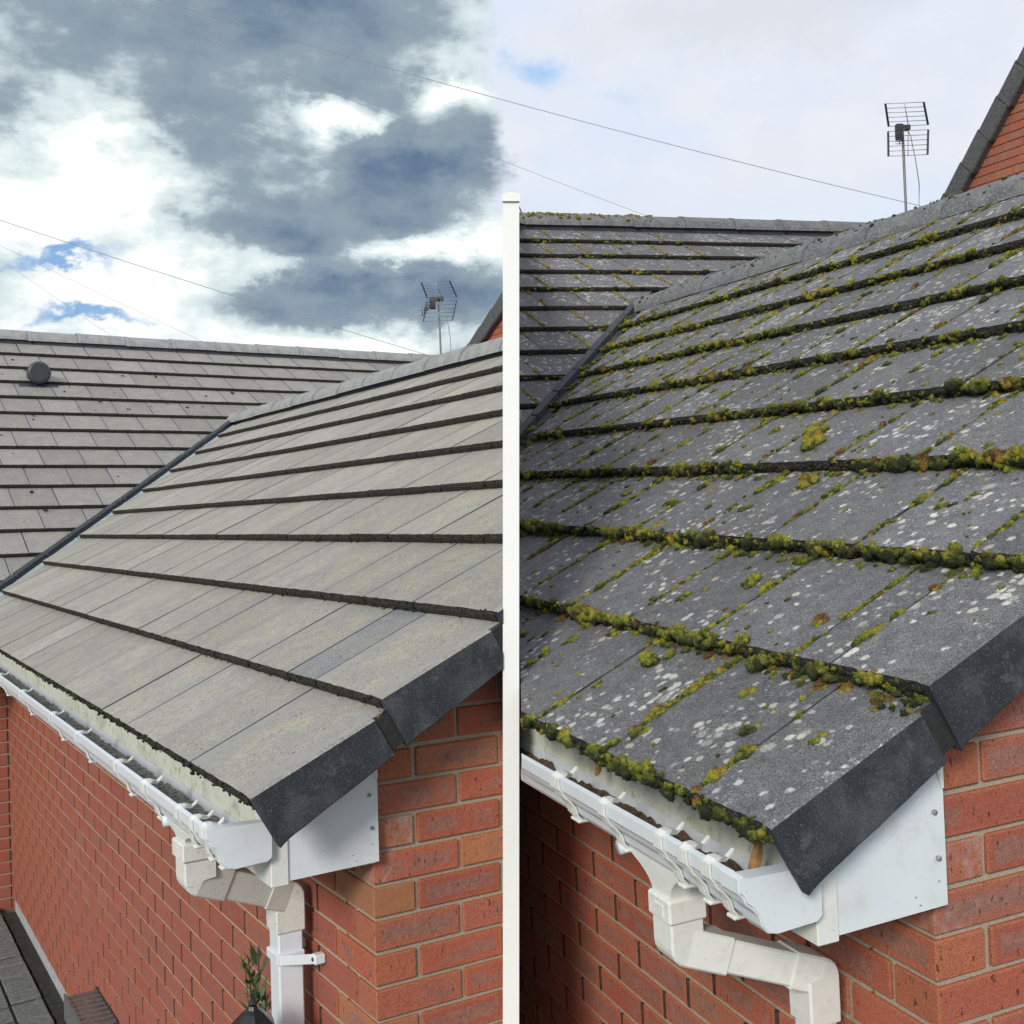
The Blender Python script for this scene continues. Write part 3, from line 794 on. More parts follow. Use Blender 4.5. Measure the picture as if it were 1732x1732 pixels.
# ------------------------------------------------------------------ ground, paving
g_ = MB().add([(-600, -600, 0), (600, -600, 0), (600, 900, 0), (-600, 900, 0)], [(0, 1, 2, 3)]).build('ground', M['ground']); tag(g_, kind='structure')
HML = house_matrix(HOUSE_L)
pv = empty('pavement'); tag(pv, kind='structure')
base = HML @ Vector((0, 0, 0)); Uw = (HML.to_3x3() @ Vector((0, 1, 0))); Uw.z = 0; Uw.normalize(); Vw = Vector((Uw.y, -Uw.x, 0))
o0 = Vector((base.x, base.y, 0))
bedp = MB(); q = [o0 + Uw * a + Vw * b for a, b in ((-.6, -.16), (7.5, -.16), (7.5, -3.4), (-.6, -3.4))]
bedp.add([(p.x, p.y, .004) for p in q] + [(p.x, p.y, .030) for p in q], [(4, 5, 6, 7), (0, 1, 5, 4), (1, 2, 6, 5), (2, 3, 7, 6), (3, 0, 4, 7)]).build('jointing_sand', M['dark'], pv)
pm = [MB().box((-w / 2, -.0715, 0), (w / 2, .0715, .05), 0, .004).mesh('paving_block', M['paver']) for w in (.10, .165, .215)]
for r_ in range(14):
    u_ = 2.2 + random.random() * .1
    while u_ < 7.4:
        w_ = random.choice((0, 1, 2)); L_w = (.10, .165, .215)[w_]
        p = o0 + Uw * (u_ + L_w / 2) - Vw * (.20 + .156 * r_)
        mt = frame((p.x, p.y, -.012 + random.uniform(-.001, .001)), Uw, Vw.cross(Uw).cross(Uw), (0, 0, 1))
        mt = frame((p.x, p.y, -.012 + random.uniform(-.004, .004)), Uw, Vector((0, 0, 1)).cross(Uw), (0, 0, 1))
        obj('paving_block', pm[w_], pv, mt); u_ += L_w + .020
edge = empty('drain_channel', Matrix.Translation(o0)); tag(edge, 'black drainage channel with a pale edge strip running along the foot of the brick wall', 'drain')
def along(mb, b0, b1, z0, z1, a0=.4, a1=5.3):
    q = [Uw * a + Vw * b for a, b in ((a0, b0), (a1, b0), (a1, b1), (a0, b1))]
    return mb.add([(p.x, p.y, z0) for p in q] + [(p.x, p.y, z1) for p in q], [(4, 5, 6, 7), (0, 1, 5, 4), (1, 2, 6, 5), (2, 3, 7, 6), (3, 0, 4, 7)])
along(MB(), -.046, -.115, .0, .03).build('channel', M['plinth'], edge)
along(MB(), -.028, -.045, .0, .10).build('edge_strip', M['kerb_edge'], edge)
along(MB(), -.002, -.026, .0, .075).build('plinth', M['plinth'], edge)

# ------------------------------------------------------------------ white divider added between the two roofs
pw = empty('seam_divider', Matrix.Translation((-EYE * math.tan(ROLL), 2.50, 0)) @ Matrix.Rotation(ROLL, 4, 'Y'))   # wall added along the seam plane, leaning with the camera roll
tag(pw, 'thin white dividing wall added on the seam between the clean roof and the mossy roof', 'wall')
Y1 = 9.2; top = lambda y: EYE + .632 + y * .240
MB().add([(-.018, 0, 0), (.018, 0, 0), (.018, Y1, 0), (-.018, Y1, 0), (-.018, 0, top(0)), (.018, 0, top(0)), (.018, Y1, top(Y1)), (-.018, Y1, top(Y1))],
         [(0, 3, 2, 1), (4, 5, 6, 7), (0, 1, 5, 4), (1, 2, 6, 5), (2, 3, 7, 6), (3, 0, 4, 7)]).build('wall_leaf', M['render'], pw)
MB().add([(x, y, top(y) + z) for y in (-.006, Y1 + .01) for x, z in ((-.020, .001), (.020, .001), (.020, .016), (0, .022), (-.020, .016))],
         [(0, 1, 2, 3, 4)[::-1], (5, 6, 7, 8, 9), (0, 5, 6, 1), (1, 6, 7, 2), (2, 7, 8, 3), (3, 8, 9, 4), (4, 9, 5, 0)]).build('coping', M['render'], pw)

# ------------------------------------------------------------------ moss
ico = bmesh.new(); bmesh.ops.create_icosphere(ico, subdivisions=2, radius=1)
IV = np.array([v.co[:] for v in ico.verts]); IF = np.array([[v.index for v in f.verts] for f in ico.faces]); ico.free()
def cushion(seed, nspike):
    r = np.random.default_rng(seed)
    v = IV.copy(); off = r.uniform(0, 50, 3)
    k = np.array([1 + .60 * mnoise.noise(Vector(p * 1.6 + off)) + .30 * mnoise.noise(Vector(p * 4.0 + off)) for p in v])
    v = v * k[:, None]
    d_ = r.normal(size=(nspike, 3)); d_ /= np.linalg.norm(d_, axis=1)[:, None]
    rad = np.array([1 + .60 * mnoise.noise(Vector(p * 1.6 + off)) + .2 * mnoise.noise(Vector(p * 4.0 + off)) for p in d_])
    p0 = d_ * (rad * .93)[:, None]
    side_ = np.cross(d_, r.normal(size=(nspike, 3))); side_ /= np.linalg.norm(side_, axis=1)[:, None]
    ln = r.uniform(.12, .42, nspike); tip = p0 + d_ * ln[:, None] + r.normal(size=(nspike, 3)) * .12
    sv = np.stack([p0 - side_ * .055, p0 + side_ * .055, tip], 1).reshape(-1, 3)
    sf = np.arange(nspike * 3).reshape(-1, 3) + len(v)
    return np.vstack([v, sv]), np.vstack([IF, sf]), np.concatenate([np.full(len(v), -.13), np.tile([-.06, -.06, .10], nspike) + np.repeat(r.uniform(-.05, .05, nspike), 3)])
CUSH = [cushion(i, 300) for i in range(6)]
CUSH_S = [cushion(i + 20, 95) for i in range(6)]
def moss_mesh(items, name='moss'):
    """items: (position, 3x3 scale/orientation, tone, small)"""
    V_, F_, T_ = [], [], []; b = 0
    for p, A, tone, small in items:
        A = np.array(A); R0 = np.linalg.norm(A[:, 0]); n_ = 1 if R0 < .0062 else (3 if R0 < .0095 else 6)
        for j in range(n_):
            v, f, t = (CUSH_S if (small or n_ > 1) else CUSH)[rng.integers(6)]
            rz = np.linalg.qr(rng.normal(size=(3, 3)))[0] * rng.uniform(.6, 1.4, 3)
            k_ = 1. if n_ == 1 else rng.uniform(.42, .72)
            o_ = np.zeros(3) if n_ == 1 else A @ (rng.uniform(-1, 1, 3) * np.array([.95, .8, .5]))
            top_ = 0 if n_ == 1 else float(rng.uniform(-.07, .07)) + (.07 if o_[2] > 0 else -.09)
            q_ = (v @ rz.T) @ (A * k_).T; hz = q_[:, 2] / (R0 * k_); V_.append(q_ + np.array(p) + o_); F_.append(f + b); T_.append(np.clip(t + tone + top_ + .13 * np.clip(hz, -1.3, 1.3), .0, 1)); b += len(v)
    V_ = np.vstack(V_); F_ = np.vstack(F_); T_ = np.concatenate(T_)
    me = bpy.data.meshes.new(name); me.vertices.add(len(V_)); me.vertices.foreach_set('co', V_.ravel())
    me.loops.add(F_.size); me.loops.foreach_set('vertex_index', F_.ravel().astype(np.int32))
    me.polygons.add(len(F_)); me.polygons.foreach_set('loop_start', np.arange(0, F_.size, 3, dtype=np.int32)); me.polygons.foreach_set('loop_total', np.full(len(F_), 3, dtype=np.int32))
    at = me.attributes.new('tone', 'FLOAT', 'POINT'); at.data.foreach_set('value', T_.astype(np.float32))
    me.materials.append(M['moss']); me.update(); me.validate(); return me
J = JOINTS['mossy']; H = HOUSE_R; HMR = J['HM']; ca, sa = J['ca'], J['sa']; g = H['g']; oh = H['oh']; h0 = H['h0']
bd = np.array([ca, 0, sa]); nd = np.array([-sa, 0, ca]); ud = np.array([0, 1., 0])
bdf = np.array([0, ca, sa]); ndf = np.array([0, -sa, ca]); vd = np.array([1., 0, 0])
def basis(r, a, b, n, fa=1., fb=1., fn=1.):
    return np.stack([a * r * fa, b * r * fb, n * r * fn], 1)
def okside(p): return ((HMR @ Vector(p)) - Vector((0, 0, EYE))).dot(RIGHT) > .03
def tone():
    q = rng.random()
    if q < .82: return float(np.clip(rng.normal(.38, .10), .20, .60))
    if q < .92: return rng.uniform(.54, .72)
    return rng.uniform(.74, .95)
main_m, rear_m = [], []
def fld(x, y, s): return mnoise.noise(Vector((x * s, y * s, 7.7)))
for k in range(9):
    uend = H['D'] + k * g * ca
    u = H['vu'] + .01
    while u < uend:
        dens = .50 + 1.3 * fld(u, k * 3.1, 3.4) + (.22 if k < 3 else .05)
        stepu = .0062 if k < 4 else .0088
        p = np.array([oh, 0, h0]) + bd * (k * g - .001) + nd * rng.uniform(-STEP, -.008) + ud * u
        if rng.random() < .8: main_m.append((p, basis(rng.uniform(.003, .006), ud, bd, nd), rng.uniform(.02, .2), True))
        if rng.random() < dens * .9 + .16:
            big = rng.random() < (.17 + .25 * max(0, dens - .5)); r = rng.uniform(.010, .019) if big else rng.uniform(.0042, .0090)
            n_ = rng.uniform(-STEP * 1.0, -.002) if not big else rng.uniform(-.020, .002)
            p = np.array([oh, 0, h0]) + bd * (k * g - rng.uniform(.0, .006)) + nd * n_ + ud * u
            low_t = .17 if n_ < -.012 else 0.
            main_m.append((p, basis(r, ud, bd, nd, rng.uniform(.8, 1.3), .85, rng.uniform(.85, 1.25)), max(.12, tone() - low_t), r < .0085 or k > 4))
        if rng.random() < .12 * (1 + dens):       # creeping on the tile below the nose
            r = rng.uniform(.005, .013); p = np.array([oh, 0, h0]) + bd * (k * g - rng.uniform(.010, .032)) + nd * (-STEP if k else -.03) + ud * u
            if k: main_m.append((p, basis(r, ud, bd, nd, 1, 1.2, .8), tone(), r < .009))
        u += stepu
seen = set()
for k, b in J['joints']:
    if (k, round(b, 3)) in seen: continue
    seen.add((k, round(b, 3)))
    t = .01; on = rng.random() < .5; wlk = rng.uniform(.0035, .006)
    while t < g * .97:
        if rng.random() < .14: on = not on; wlk = rng.uniform(.0035, .0098)
        if on or rng.random() < .12:
            r = wlk * rng.uniform(.75, 1.35)
            if rng.random() < .10: r = rng.uniform(.0085, .015)
            p = np.array([oh, 0, h0]) + bd * (k * g + t) + nd * (-STEP * t / g - .001 + r * .15) + ud * (b + rng.uniform(-.0015, .0015))
            main_m.append((p, basis(r, ud, bd, nd, .85, 1.5, .8), tone(), r < .008 or k > 4))
        t += .0065
# isolated dots and pads
for _ in range(620):
    k = rng.integers(0, 9); u = rng.uniform(H['vu'] + .03, H['D'] + k * g * ca); t = rng.uniform(.02, g * .95)
    r = rng.uniform(.002, .0075) if rng.random() < .8 else rng.uniform(.008, .013)
    p = np.array([oh, 0, h0]) + bd * (k * g + t) + nd * (-STEP * t / g) + ud * u
    main_m.append((p, basis(r, ud, bd, nd, 1, 1.4, .75), tone(), r < .009))
for s, off in J['rows']:
    uu = H['D'] + s * ca
    v = -1.6
    while v < 3.3:
        inside = (v - oh) < (uu - H['D']) or uu > H['D'] + J['SL']
        if inside:
            dn = .22 + .8 * fld(v, s * 4, 2.) + .25 * (s < 2.2)
            if rng.random() < dn:
                r = rng.uniform(.006, .011) if rng.random() < .85 else rng.uniform(.013, .022)
                p = np.array([v, uu, h0 + s * sa]) + ndf * rng.uniform(-.028, .0) + bdf * -.003
                rear_m.append((p, basis(r, vd, bdf, ndf, 1.2, .9, 1), max(.05, tone() - .08), True))
        v += .016
    v = -4.2 + off
    while v < 3.3:
        if (v - oh) < (uu - H['D']) or uu > H['D'] + J['SL']:
            t = .02; on = rng.random() < .8
            while t < g * .95:
                if rng.random() < .12: on = not on
                if on:
                    r = rng.uniform(.006, .012); p = np.array([v, uu, h0 + s * sa]) + bdf * t + ndf * (-STEP * t / g + r * .2)
                    rear_m.append((p, basis(r, vd, bdf, ndf, .9, 1.4, .8), .25 + tone() * .75, True))
                t += .014
        v += .3
for _ in range(700):                               # crumbs on both ridges
    if rng.random() < .35:
        u = rng.uniform(0, H['D'] + J['SL']); a = rng.uniform(-1., .3); r = rng.uniform(.003, .008)
        p = np.array([J['vr'] + .03 + math.sin(a) * .125, u, J['zr'] + H['hr'] - .061 + (math.cos(a) - .47) * .115])
        main_m.append((p, basis(r, ud, bd, nd, 1.3, 1, .8), tone() * .6, True))
    else:
        v = rng.uniform(-1.5, 3.2); a = rng.uniform(-1.05, .1); r = rng.uniform(.005, .013)
        p = np.array([v, H['D'] + H['FR'] + math.sin(a) * .125, J['zf'] - .005 + (math.cos(a) - .47) * .115])
        rear_m.append((p, basis(r, vd, bdf, ndf, 1.3, 1, .8), .3 + tone() * .7, True))
# cluster at the verge step
for _ in range(60):
    p = np.array([oh, 0, h0]) + bd * (g - rng.uniform(.0, .05)) + nd * (-STEP - rng.uniform(-.008, .02)) + ud * (H['vu'] + rng.uniform(-.004, .09) ** 1.0)
    r = rng.uniform(.003, .007); main_m.append((p, basis(r, ud, bd, nd), rng.choice([.1, .2, .7, .85]), True))
hair = MB()
for p, A, tn, small in main_m:
    R0 = float(np.linalg.norm(A[:, 0]))
    if R0 > .0075 and rng.random() < .35 and okside(p):
        for _ in range(rng.integers(5, 12)):
            q = p + A @ (rng.uniform(-.8, .8, 3) * [1, 1, .3]) + nd * R0 * .4; tip = q + nd * rng.uniform(.006, .013) + rng.normal(size=3) * .002
            sd2 = ud * .00035; hair.add([q - sd2, q + sd2, tip], [(0, 1, 2)])
tag(hair.build('moss_stalks', M['stalk'], J['main'], fixn=False), kind='stuff')
for lst, par in ((main_m, J['main']), (rear_m, J['rear'])):
    lst = [q for q in lst if okside(q[0])]
    o = obj('moss', moss_mesh(lst), par); tag(o, kind='stuff')
# the cleaned roof keeps a thin dark fringe on its lowest noses
K = JOINTS['clean']; HL_ = HOUSE_L; cl = []
caL, saL, gL = K['ca'], K['sa'], HL_['g']; bdl = np.array([caL, 0, saL]); ndl = np.array([-saL, 0, caL])
for k in (0, 1, 2, 3):
    u = HL_['vu'] + .005
    while u < HL_['D'] + k * gL * caL:
        if rng.random() < (.5 if k == 0 else .3):
            r = rng.uniform(.0016, .0042 if k == 0 else .0028)
            p = np.array([HL_['oh'], 0, HL_['h0']]) + bdl * (k * gL + rng.uniform(-.003, .003)) + ndl * rng.uniform(-STEP * 1.05, .002) + ud * u
            cl.append((p, basis(r, ud, bdl, ndl, 1.2, 1, 1.1), rng.choice([.0, .02, .05, .08, .24]), True))
        u += .005
for _ in range(40):
    p = np.array([HL_['oh'], 0, HL_['h0']]) + bdl * (gL - rng.uniform(.0, .05)) + ndl * (-STEP - .002) + ud * (HL_['vu'] + rng.uniform(0, .03)); r = rng.uniform(.0015, .004)
    cl.append((p, basis(r, ud, bdl, ndl), rng.choice([.1, .5, .6]), True))
for _ in range(130):
    v = rng.uniform(-1.5, 2.6); s = rng.uniform(.3, K['S'] - .3); uu = HL_['D'] + s * caL
    if (v - HL_['oh']) > (uu - HL_['D']) - .1 and uu < HL_['D'] + K['SL'] + .2: continue
    p = np.array([v, uu, HL_['h0'] + s * saL - .012]); r = rng.uniform(.004, .011)
    cl.append((p, basis(r, vd, np.array([0, caL, saL]), np.array([0, -saL, caL]), 1.2, 1.2, .8), rng.choice([.0, .03, .06]), True))
cl = [q for q in cl if ((K['HM'] @ Vector(q[0])) - Vector((0, 0, EYE))).dot(RIGHT) < -.03]
tag(obj('moss_crumbs', moss_mesh(cl), K['main']), kind='stuff')
# single big cushions that stand clear of the seams
BIG = [(1, .62, .20, .016, .50, 'largest yellow green moss cushion on the second course of the mossy roof'),
       (0, .335, .325, .024, .44, 'large round green moss cushion under the nose of the second course near the verge'),
       (3, 1.08, .17, .022, .60, 'brown topped moss cushion lying mid tile above the fourth course'),
       (3, 1.02, .10, .024, .55, 'long olive moss cushion just below the brown topped one'),
       (1, .40, .005, .014, .50, 'small yellow moss cushion on the second nose left of the verge'),
       (0, .63, .245, .017, .54, 'yellow moss cushion alone in the middle of the lowest course'),
       (2, .86, .25, .021, .62, 'orange and green moss cushion alone on the third course'),
       (4, .52, .14, .022, .78, 'rusty orange moss cushion alone on the fifth course towards the right'),
       (2, .05, .33, .020, .46, 'bright green moss cushion hanging from the fourth nose at the right')]
for k, u, t, r, tn, lab in BIG:
    p = Vector(np.array([oh, 0, h0]) + bd * (k * g + t) + nd * (-STEP * t / g + r * .3) + ud * u)
    items = [((0, 0, 0), basis(r, ud, bd, nd, 1, 1.25, .8), tn, False)] + [(tuple(basis(r, ud, bd, nd) @ np.array([rng.uniform(-.8, .8), rng.uniform(-1, 1), rng.uniform(-.2, .3)])), basis(r * rng.uniform(.4, .65), ud, bd, nd), tn + rng.uniform(-.25, .12), False) for _ in range(6)]
    o = obj('moss_cushion', moss_mesh(items, 'moss_cushion'), None, HMR @ Matrix.Translation(p)); tag(o, lab, 'moss', 'moss cushions growing on the dark roof')

# ------------------------------------------------------------------ leaves in the right gutter
def dry_leaf(p, ht, yaw, lab):
    mb = MB(); n = 7
    for i in range(n):
        q = i / (n - 1); w = .0085 * math.sin(math.pi * min(1, q * .9 + .08)) + .0006; x = .006 * math.sin(q * 3); y = .010 * q * q
        z = ht * q; mb.v += [(x - w, y, z), (x, y - .002, z), (x + w, y, z), (x + w, y + .0008, z), (x, y - .0012, z), (x - w, y + .0008, z)]
    for i in range(n - 1):
        for k in range(6): mb.f.append([i * 6 + k, i * 6 + (k + 1) % 6, i * 6 + 6 + (k + 1) % 6, i * 6 + 6 + k]); mb.m.append(0); mb.sm.append(False)
    o = mb.build('dry_leaf', M['leaf_dry'], None, HMR @ Matrix.Translation(p) @ Matrix.Rotation(yaw, 4, 'Z') @ Matrix.Rotation(.25, 4, 'Y')); tag(o, lab, 'leaf')
dry_leaf((-.318, .03, .045), .075, -.6, 'taller curled brown leaf standing upright in the gutter end of the mossy roof')
dry_leaf((-.268, .0, .050), .055, .5, 'smaller torn brown leaf in the gutter corner beside the verge of the mossy roof')
dry_leaf((-.30, .56, .075), .03, .3, 'small brown leaf stuck behind a gutter bracket far along the mossy roof')

# ------------------------------------------------------------------ roof vent on the left rear roof
vt = empty('roof_vent', HML @ Matrix.Translation((.698, 8.375, 2.0)))
tag(vt, 'dark round hooded roof vent standing on the left rear roof below the ridge', 'roof vent')
mb = MB(); seg = 16
rings = []
for y, r in ((-.13, .088), (-.115, .098), (-.085, .098), (-.08, .088), (.02, .086), (.10, .07), (.20, .03)):
    rings.append([(r * math.cos(a), y, .07 + r * math.sin(a)) for a in np.linspace(0, 2 * math.pi, seg, endpoint=False)])
mb.loft(rings, 0, True).build('hood', M['vent'], vt)
mb = MB().loft([[(.078 * math.cos(a), y, .07 + .078 * math.sin(a)) for a in np.linspace(0, 2 * math.pi, seg, endpoint=False)] for y in (-.131, -.138)]); mb.build('grille_disc', M['metal_dark'], vt)
MB().prism([(-.17, -.12), (.22, .10), (.22, .118), (-.17, -.10)], 0, -.16, .16).build('base_plate', M['vent'], vt)

# ------------------------------------------------------------------ aerials
def aerial(x, ztop, y, scale, lab, lean, group='television aerials above the roofs'):
    """panel aerial on a pole; x, z in metres at distance y"""
    t = empty('television_aerial', Matrix.Translation((x, y, 0))); tag(t, lab, 'aerial', group)
    s = scale; hgt = ztop - .30 * s
    MB().tube([(lean * .2, 0, 0), (0, 0, hgt - .1), (-lean * .08, 0, hgt + .05 * s)], .017, 8).build('mast', M['metal'], t)
    for up in (1, -1):
        z0, z1 = (.03, .30) if up > 0 else (-.04, -.44)
        x0b, x0t = ((-.21, -.30) if up > 0 else (-.22, -.29)); x1b, x1t = ((.35, .24) if up > 0 else (.35, .26))
        y1 = -.16 if up > 0 else -.18
        P = lambda q, e: Vector(((x0b + (x0t - x0b) * q if e < 0 else x1b + (x1t - x1b) * q) * s, (-.04 + y1 * q) * s, (z0 + (z1 - z0) * q) * s + hgt))
        mb = MB()
        for i in range(6):
            q = i / 5; mb.tube([P(q, -1), P(q, 1)], .0048 * s, 5)
        mid = lambda q: (P(q, -1) + P(q, 1)) / 2
        mb.tube([mid(0), mid(1)], .006 * s, 5)
        mb.build('reflector_grid', M['metal'], t)
        for e in (-1, 1):
            mb = MB(); a, b = P(0, e), P(1, e); ax = (b - a).normalized(); mb.loft([[p + Vector((dx, dy, 0)) for dx, dy in ((-.012 * s, -.01), (.012 * s, -.01), (.012 * s, .01), (-.012 * s, .01))] for p in (a, b)])
            mb.build('reflector_side_bar', M['metal_dark'], t)
    bm_ = MB().tube([(.02 * s, -.05, hgt - .0), (-.10 * s, -.30 * s, hgt - .12 * s), (-.24 * s, -.62 * s, hgt - .34 * s)], .011 * s, 6); bm_.build('boom', M['metal_dark'], t)
    mb = MB()
    mb.box((-.16 * s, -.2 * s, hgt - .20 * s), (-.05 * s, -.13 * s, hgt + .02 * s), 0, .01); mb.build('dipole_box', M['metal_dark'], t)
    mb = MB()
    for i in range(5):
        q = i / 4; cx = (-.12 - .14 * q) * s; cy = (-.25 - .38 * q) * s; cz = hgt + (-.10 - .24 * q) * s
        for sg in (-1, 1): mb.tube([(cx - .07 * s, cy, cz + sg * .05 * s), (cx + .05 * s, cy, cz + sg * .05 * s)], .004 * s, 5)
        mb.tube([(cx - .01 * s, cy, cz - .06 * s), (cx - .01 * s, cy, cz + .06 * s)], .007 * s, 5)
        mb.build('director_element', M['metal_dark'], t); mb = MB()
    MB().tube([(.03, -.01, hgt + .03 * s), (.10 * s, -.02, hgt - .1 * s), (.16 * s, -.02, hgt - .45 * s), (.20 * s, -.02, hgt - .8 * s), (.18 * s, -.02, hgt - 1.3 * s), (.05, -.02, hgt - 2.)], .006, 5).build('coaxial_cable', M['cable'], t)
    MB().box((-.05 * s, -.05, hgt - .03 * s), (.10 * s, .03, hgt + .045 * s), 0, .01).build('mast_clamp', M['metal_dark'], t)
aerial(-1.128, 2.5 + 3.66, 20.0, .92, 'grid television aerial on a pole behind the cleaned left roof', .0)
aerial(4.98, 2.5 + 4.46, 14.0, .86, 'grid television aerial on a leaning pole behind the mossy right roof', .25)
# stub of another aerial beyond the right rear roof
t = tag(MB().tube([(.19, 12, 2.5 + 3.02), (.26, 12, 2.5 + 2.84), (.26, 12, 0)], .008, 5).build('aerial_rod', M['metal_dark']), 'thin dark aerial rod tip beyond the ridge of the mossy rear roof', 'aerial')

# ------------------------------------------------------------------ overhead wires
def wire(a, b, sag, r, lab, mt):
    a, b = Vector(a), Vector(b); pts = []
    for i in range(25):
        q = i / 24; p = a.lerp(b, q); p.z -= sag * 4 * q * (1 - q); pts.append(p)
    o = MB().tube(pts, r, 5).build('overhead_wire', mt); tag(o, lab, 'wire', 'telephone wires crossing the sky')
    return o
wire((-5.9, 12, EYE + 3.31), (-.55, 12, EYE + 1.36), .03, .0034, 'longest telephone wire sloping down to the left aerial', M['cable'])
wire((-6.0, 12, EYE + 3.20), (-2.4, 12, EYE + 1.30), .02, .0018, 'faint middle telephone wire against the left clouds', M['cable_pale'])
wire((-6.0, 12, EYE + 3.20), (-3.9, 12, EYE + 1.62), .0, .0018, 'lowest faint telephone wire at the far left of the sky', M['cable_pale'])
wire((-6.0, 12, EYE + 6.20), (4.9, 12, EYE + 2.66), .14, .0036, 'upper telephone wire crossing the pale sky towards the right aerial', M['cable'])
wire((-6.0, 12, EYE + 6.35), (2.0, 12, EYE + 2.62), .10, .0022, 'lower telephone wire dipping behind the mossy rear ridge', M['cable'])

# ------------------------------------------------------------------ neighbouring brick gables
def neighbour(H, v, u0, z0, pitch, run, lab, side):
    """gable wall in the plane x = v of the house frame; verge rises towards -y from (u0, z0)"""
    HM = house_matrix(H); t = empty('neighbour_house', HM); tag(t, lab, 'house', 'neighbouring brick houses beyond the roofs')
    tp = math.tan(pitch); ap = (u0 - run, z0 + run * tp); zb = -H['pz'] - EYE
    rgt = ap[0] - (u0 - ap[0]) - .0; eav = z0 - .45
    ue = u0 + .45 / tp; ur = ap[0] - (ue - ap[0])
    MB().prism([(ue, zb), (ue, eav), ap, (ur, eav), (ur, zb)], 0, v + .012, v + 5.5).build('wall_core', M['mortar'], t)
    bl = []
    k = 0; z = ap[1]
    while z > zb:
        z1 = z - .005; zz = z1 - .065
        hw = (ap[1] - z1) / tp
        if z < eav: hw = ue - ap[0]
        u = ap[0] - hw + (0 if k % 2 else -.11)
        while u < ap[0] + hw:
            a, b = max(u, ap[0] - hw), min(u + .215, ap[0] + hw)
            if b - a > .03: bl.append((a, b, zz, z1))
            u += .225
        z -= .075; k += 1
    cw = HM.inverted() @ Vector((0, 0, EYE)); vis, rest = [], MB()
    for a, b, z0_, z1_ in bl:
        w = HM @ Vector((v, (a + b) / 2, z0_)) - Vector((0, 0, EYE)); dd = w.dot(FWD); px, py = w.dot(RIGHT) / dd, w.dot(TOP) / dd
        ok = abs(px) < .46 and py > .255 + (0 if side > 0 else -.13) and abs(py) < .46
        (vis if ok else rest.v and vis or vis).append((a, b, z0_, z1_)) if ok else rest.box((v, a, z0_), (v + .09, b, z1_), 0)
    wall = empty('gable_wall', None, t)
    for a, b, z0_, z1_ in vis[:290]:
        L = b - a; mb = MB().box((-L / 2, -.05, -.0325), (L / 2, .05, .0325), 0, .002)
        mt = Matrix.Translation((v + .05 + random.uniform(-.001, .001), (a + b) / 2, (z0_ + z1_) / 2)) @ Matrix.Rotation(math.pi / 2, 4, 'Z')
        o = obj('brick', (BC.setdefault(round(L, 2), None) or BC.__setitem__(round(L, 2), mb.mesh('brick', M['brick_plain'])) or BC[round(L, 2)]), wall, mt)
    for a, b, z0_, z1_ in vis[290:]: rest.box((v, a, z0_), (v + .09, b, z1_), 0)
    if rest.v: tag(rest.build('far_bricks', M['brick_plain'], wall), kind='stuff')
    # verge tiles stepping up the slope, both sides
    for sg in (1, -1):
        n = int((ue - ap[0]) / math.cos(pitch) / .33) + 2
        for i in range(n):
            s = i * .33
            mb = MB().box((-.02, 0, -.15), (.20, .345, .035), 0, .012)
            mb.box((-.02, 0, -.15), (.20, .03, .045), 0, .008)
            # local y points up the slope
            st = Vector((v - .06, ap[0] + sg * (s + .345) * math.cos(pitch), ap[1] + .05 - (s + .345) * math.sin(pitch)))
            mt = frame(st, (1, 0, 0), (0, -sg * math.cos(pitch), math.sin(pitch)), (0, sg * math.sin(pitch), math.cos(pitch))) @ Matrix.Rotation(R(2.5), 4, 'X')
            mb.build('verge_tile', M['verge_grey'], t, mt)
    MB().prism([(ap[0] + (ue - ap[0]) + .3, ap[1] - (ue - ap[0] + .3) * tp + .0), (ap[0], ap[1] + .02), (ur - .3, ap[1] - (ue - ap[0] + .3) * tp), (ur - .3, ap[1] - (ue - ap[0] + .3) * tp - .1), (ap[0], ap[1] - .1), (ap[0] + (ue - ap[0]) + .3, ap[1] - (ue - ap[0] + .3) * tp - .1)], 0, v + .1, v + 5.6).build('roof', M['verge_grey'], t)
BC = {}
M['verge_grey'] = mat('grey_verge_tile', flat((.085, .085, .09), 40, .35, .8, .5), .8)
neighbour(HOUSE_R, 7.0, 7.29, 2.80, math.atan2(.861, .852), 3.6, 'red brick house with a steep grey tiled verge rising behind the mossy roof', 1)
neighbour(HOUSE_L, 6.0, 9.802, 2.80, math.atan2(.391, .678), .80, 'small red brick gable peeping over the clean roof beside the added white divider', -1)

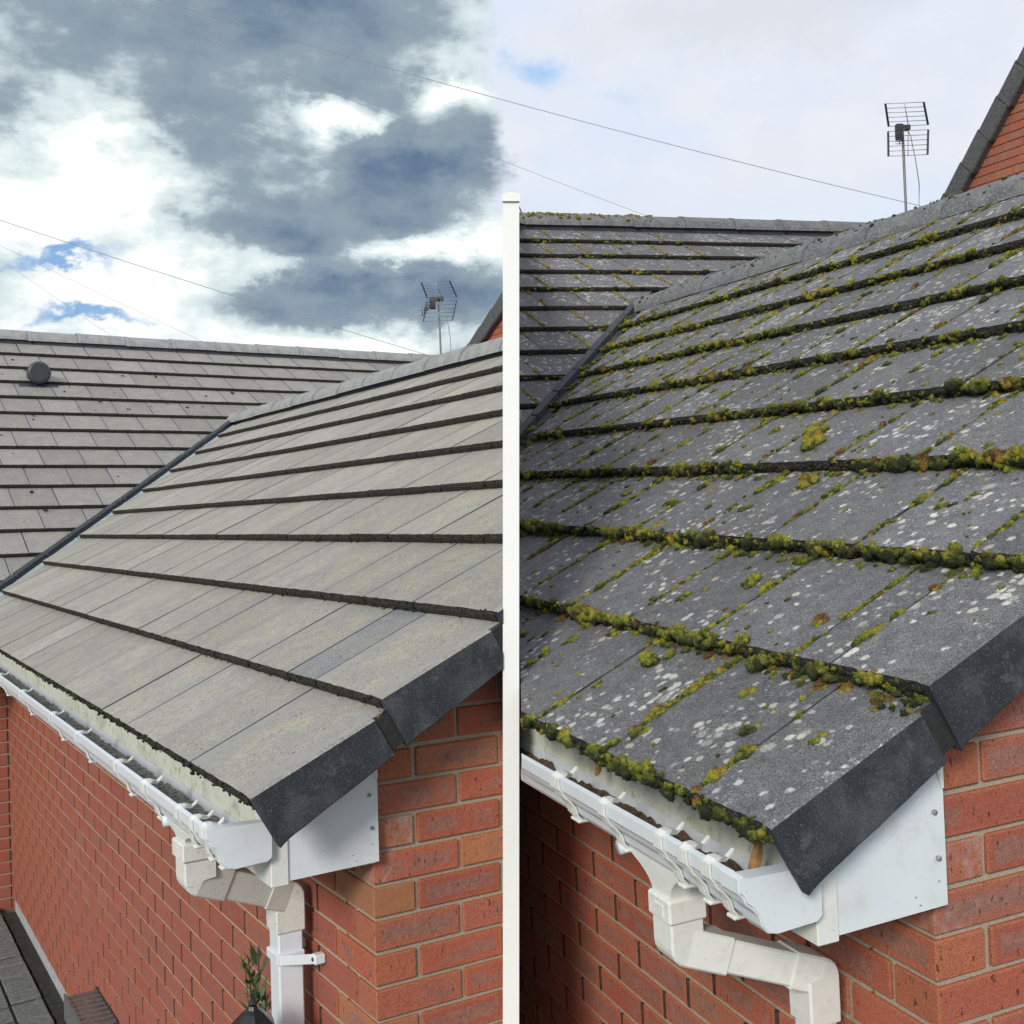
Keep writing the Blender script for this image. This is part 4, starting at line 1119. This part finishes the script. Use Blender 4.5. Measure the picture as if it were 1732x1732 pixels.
# ------------------------------------------------------------------ lantern, plant and vent by the left wall
ln = empty('garden_lantern', HML @ Matrix.Translation((-.2, .235, -.410)))
tag(ln, 'black metal lantern with a ball finial beside the left downpipe', 'lantern')
def ngon(r, z, n=6): return [(r * math.cos(a + .3), r * math.sin(a + .3), z) for a in np.linspace(0, 2 * math.pi, n, endpoint=False)]
MB().loft([ngon(.052, -.030), ngon(.054, -.026), ngon(.024, .004), ngon(.014, .010), ngon(.010, .018)]).build('lantern_roof', M['black_paint'], ln)
MB().loft([ngon(.008, .016, 8), ngon(.011, .024, 8), ngon(.005, .032, 8), ngon(.001, .036, 8)]).build('finial', M['black_paint'], ln)
MB().loft([ngon(.042, -.031), ngon(.030, -.14)]).build('lantern_glass', M['glass'], ln)
for i in range(6):
    a = .3 + i * math.pi / 3; MB().tube([(.0445 * math.cos(a), .0445 * math.sin(a), -.028), (.032 * math.cos(a), .032 * math.sin(a), -.14)], .0028, 5).build('lantern_bar', M['black_paint'], ln)
MB().tube([(0, 0, -.14), (0, 0, -1.45)], .016, 8).build('lantern_post', M['black_paint'], ln)
pl = empty('climbing_plant', HML @ Matrix.Translation((-.10, .50, -1.7)))
tag(pl, 'dark green leafy plant growing up the left brick wall behind the lantern', 'plant')
for i in range(3):
    x = random.uniform(-.03, .03); MB().tube([(x, random.uniform(-.05, .05), 0), (x * .5, x, .7), (-x, .02 * i, 1.24 + .03 * i)], .005, 5, rb=.002).build('stem', M['leaf'], pl)
for i in range(64):
    z = random.uniform(1.05, 1.31); a = random.uniform(0, 6.28); p = Vector((random.gauss(0, .016), random.gauss(0, .028), z)); L = random.uniform(.035, .07)
    dr = Vector((math.cos(a) * .5, math.sin(a) * .5, random.uniform(.2, 1.1))).normalized(); sd_ = dr.cross(Vector((0, 0, 1))).normalized()
    pts = [p, p + dr * L * .35 + sd_ * .007, p + dr * L, p + dr * L * .35 - sd_ * .007]; up = dr.cross(sd_) * .001
    MB().add(pts + [q_ + up for q_ in pts], [(0, 1, 2, 3), (7, 6, 5, 4), (0, 4, 5, 1), (1, 5, 6, 2), (2, 6, 7, 3), (3, 7, 4, 0)]).build('leaf', M['leaf'], pl)
gv_ = empty('slatted_vent_hood', HML @ Matrix.Translation((0, 2.55, -1.32)))
tag(gv_, 'grey slatted metal vent hood low on the long left brick wall', 'vent')
for i in range(8): MB().box((-.13, i * .05, -.004), (-.006, i * .05 + .022, .006)).build('slat', M['metal'], gv_)
MB().box((-.14, -.02, -.10), (-.13, .40, .008)).build('front_frame', M['metal'], gv_)
MB().box((-.008, -.02, -.10), (-.002, .40, .008)).build('back_frame', M['metal_dark'], gv_)
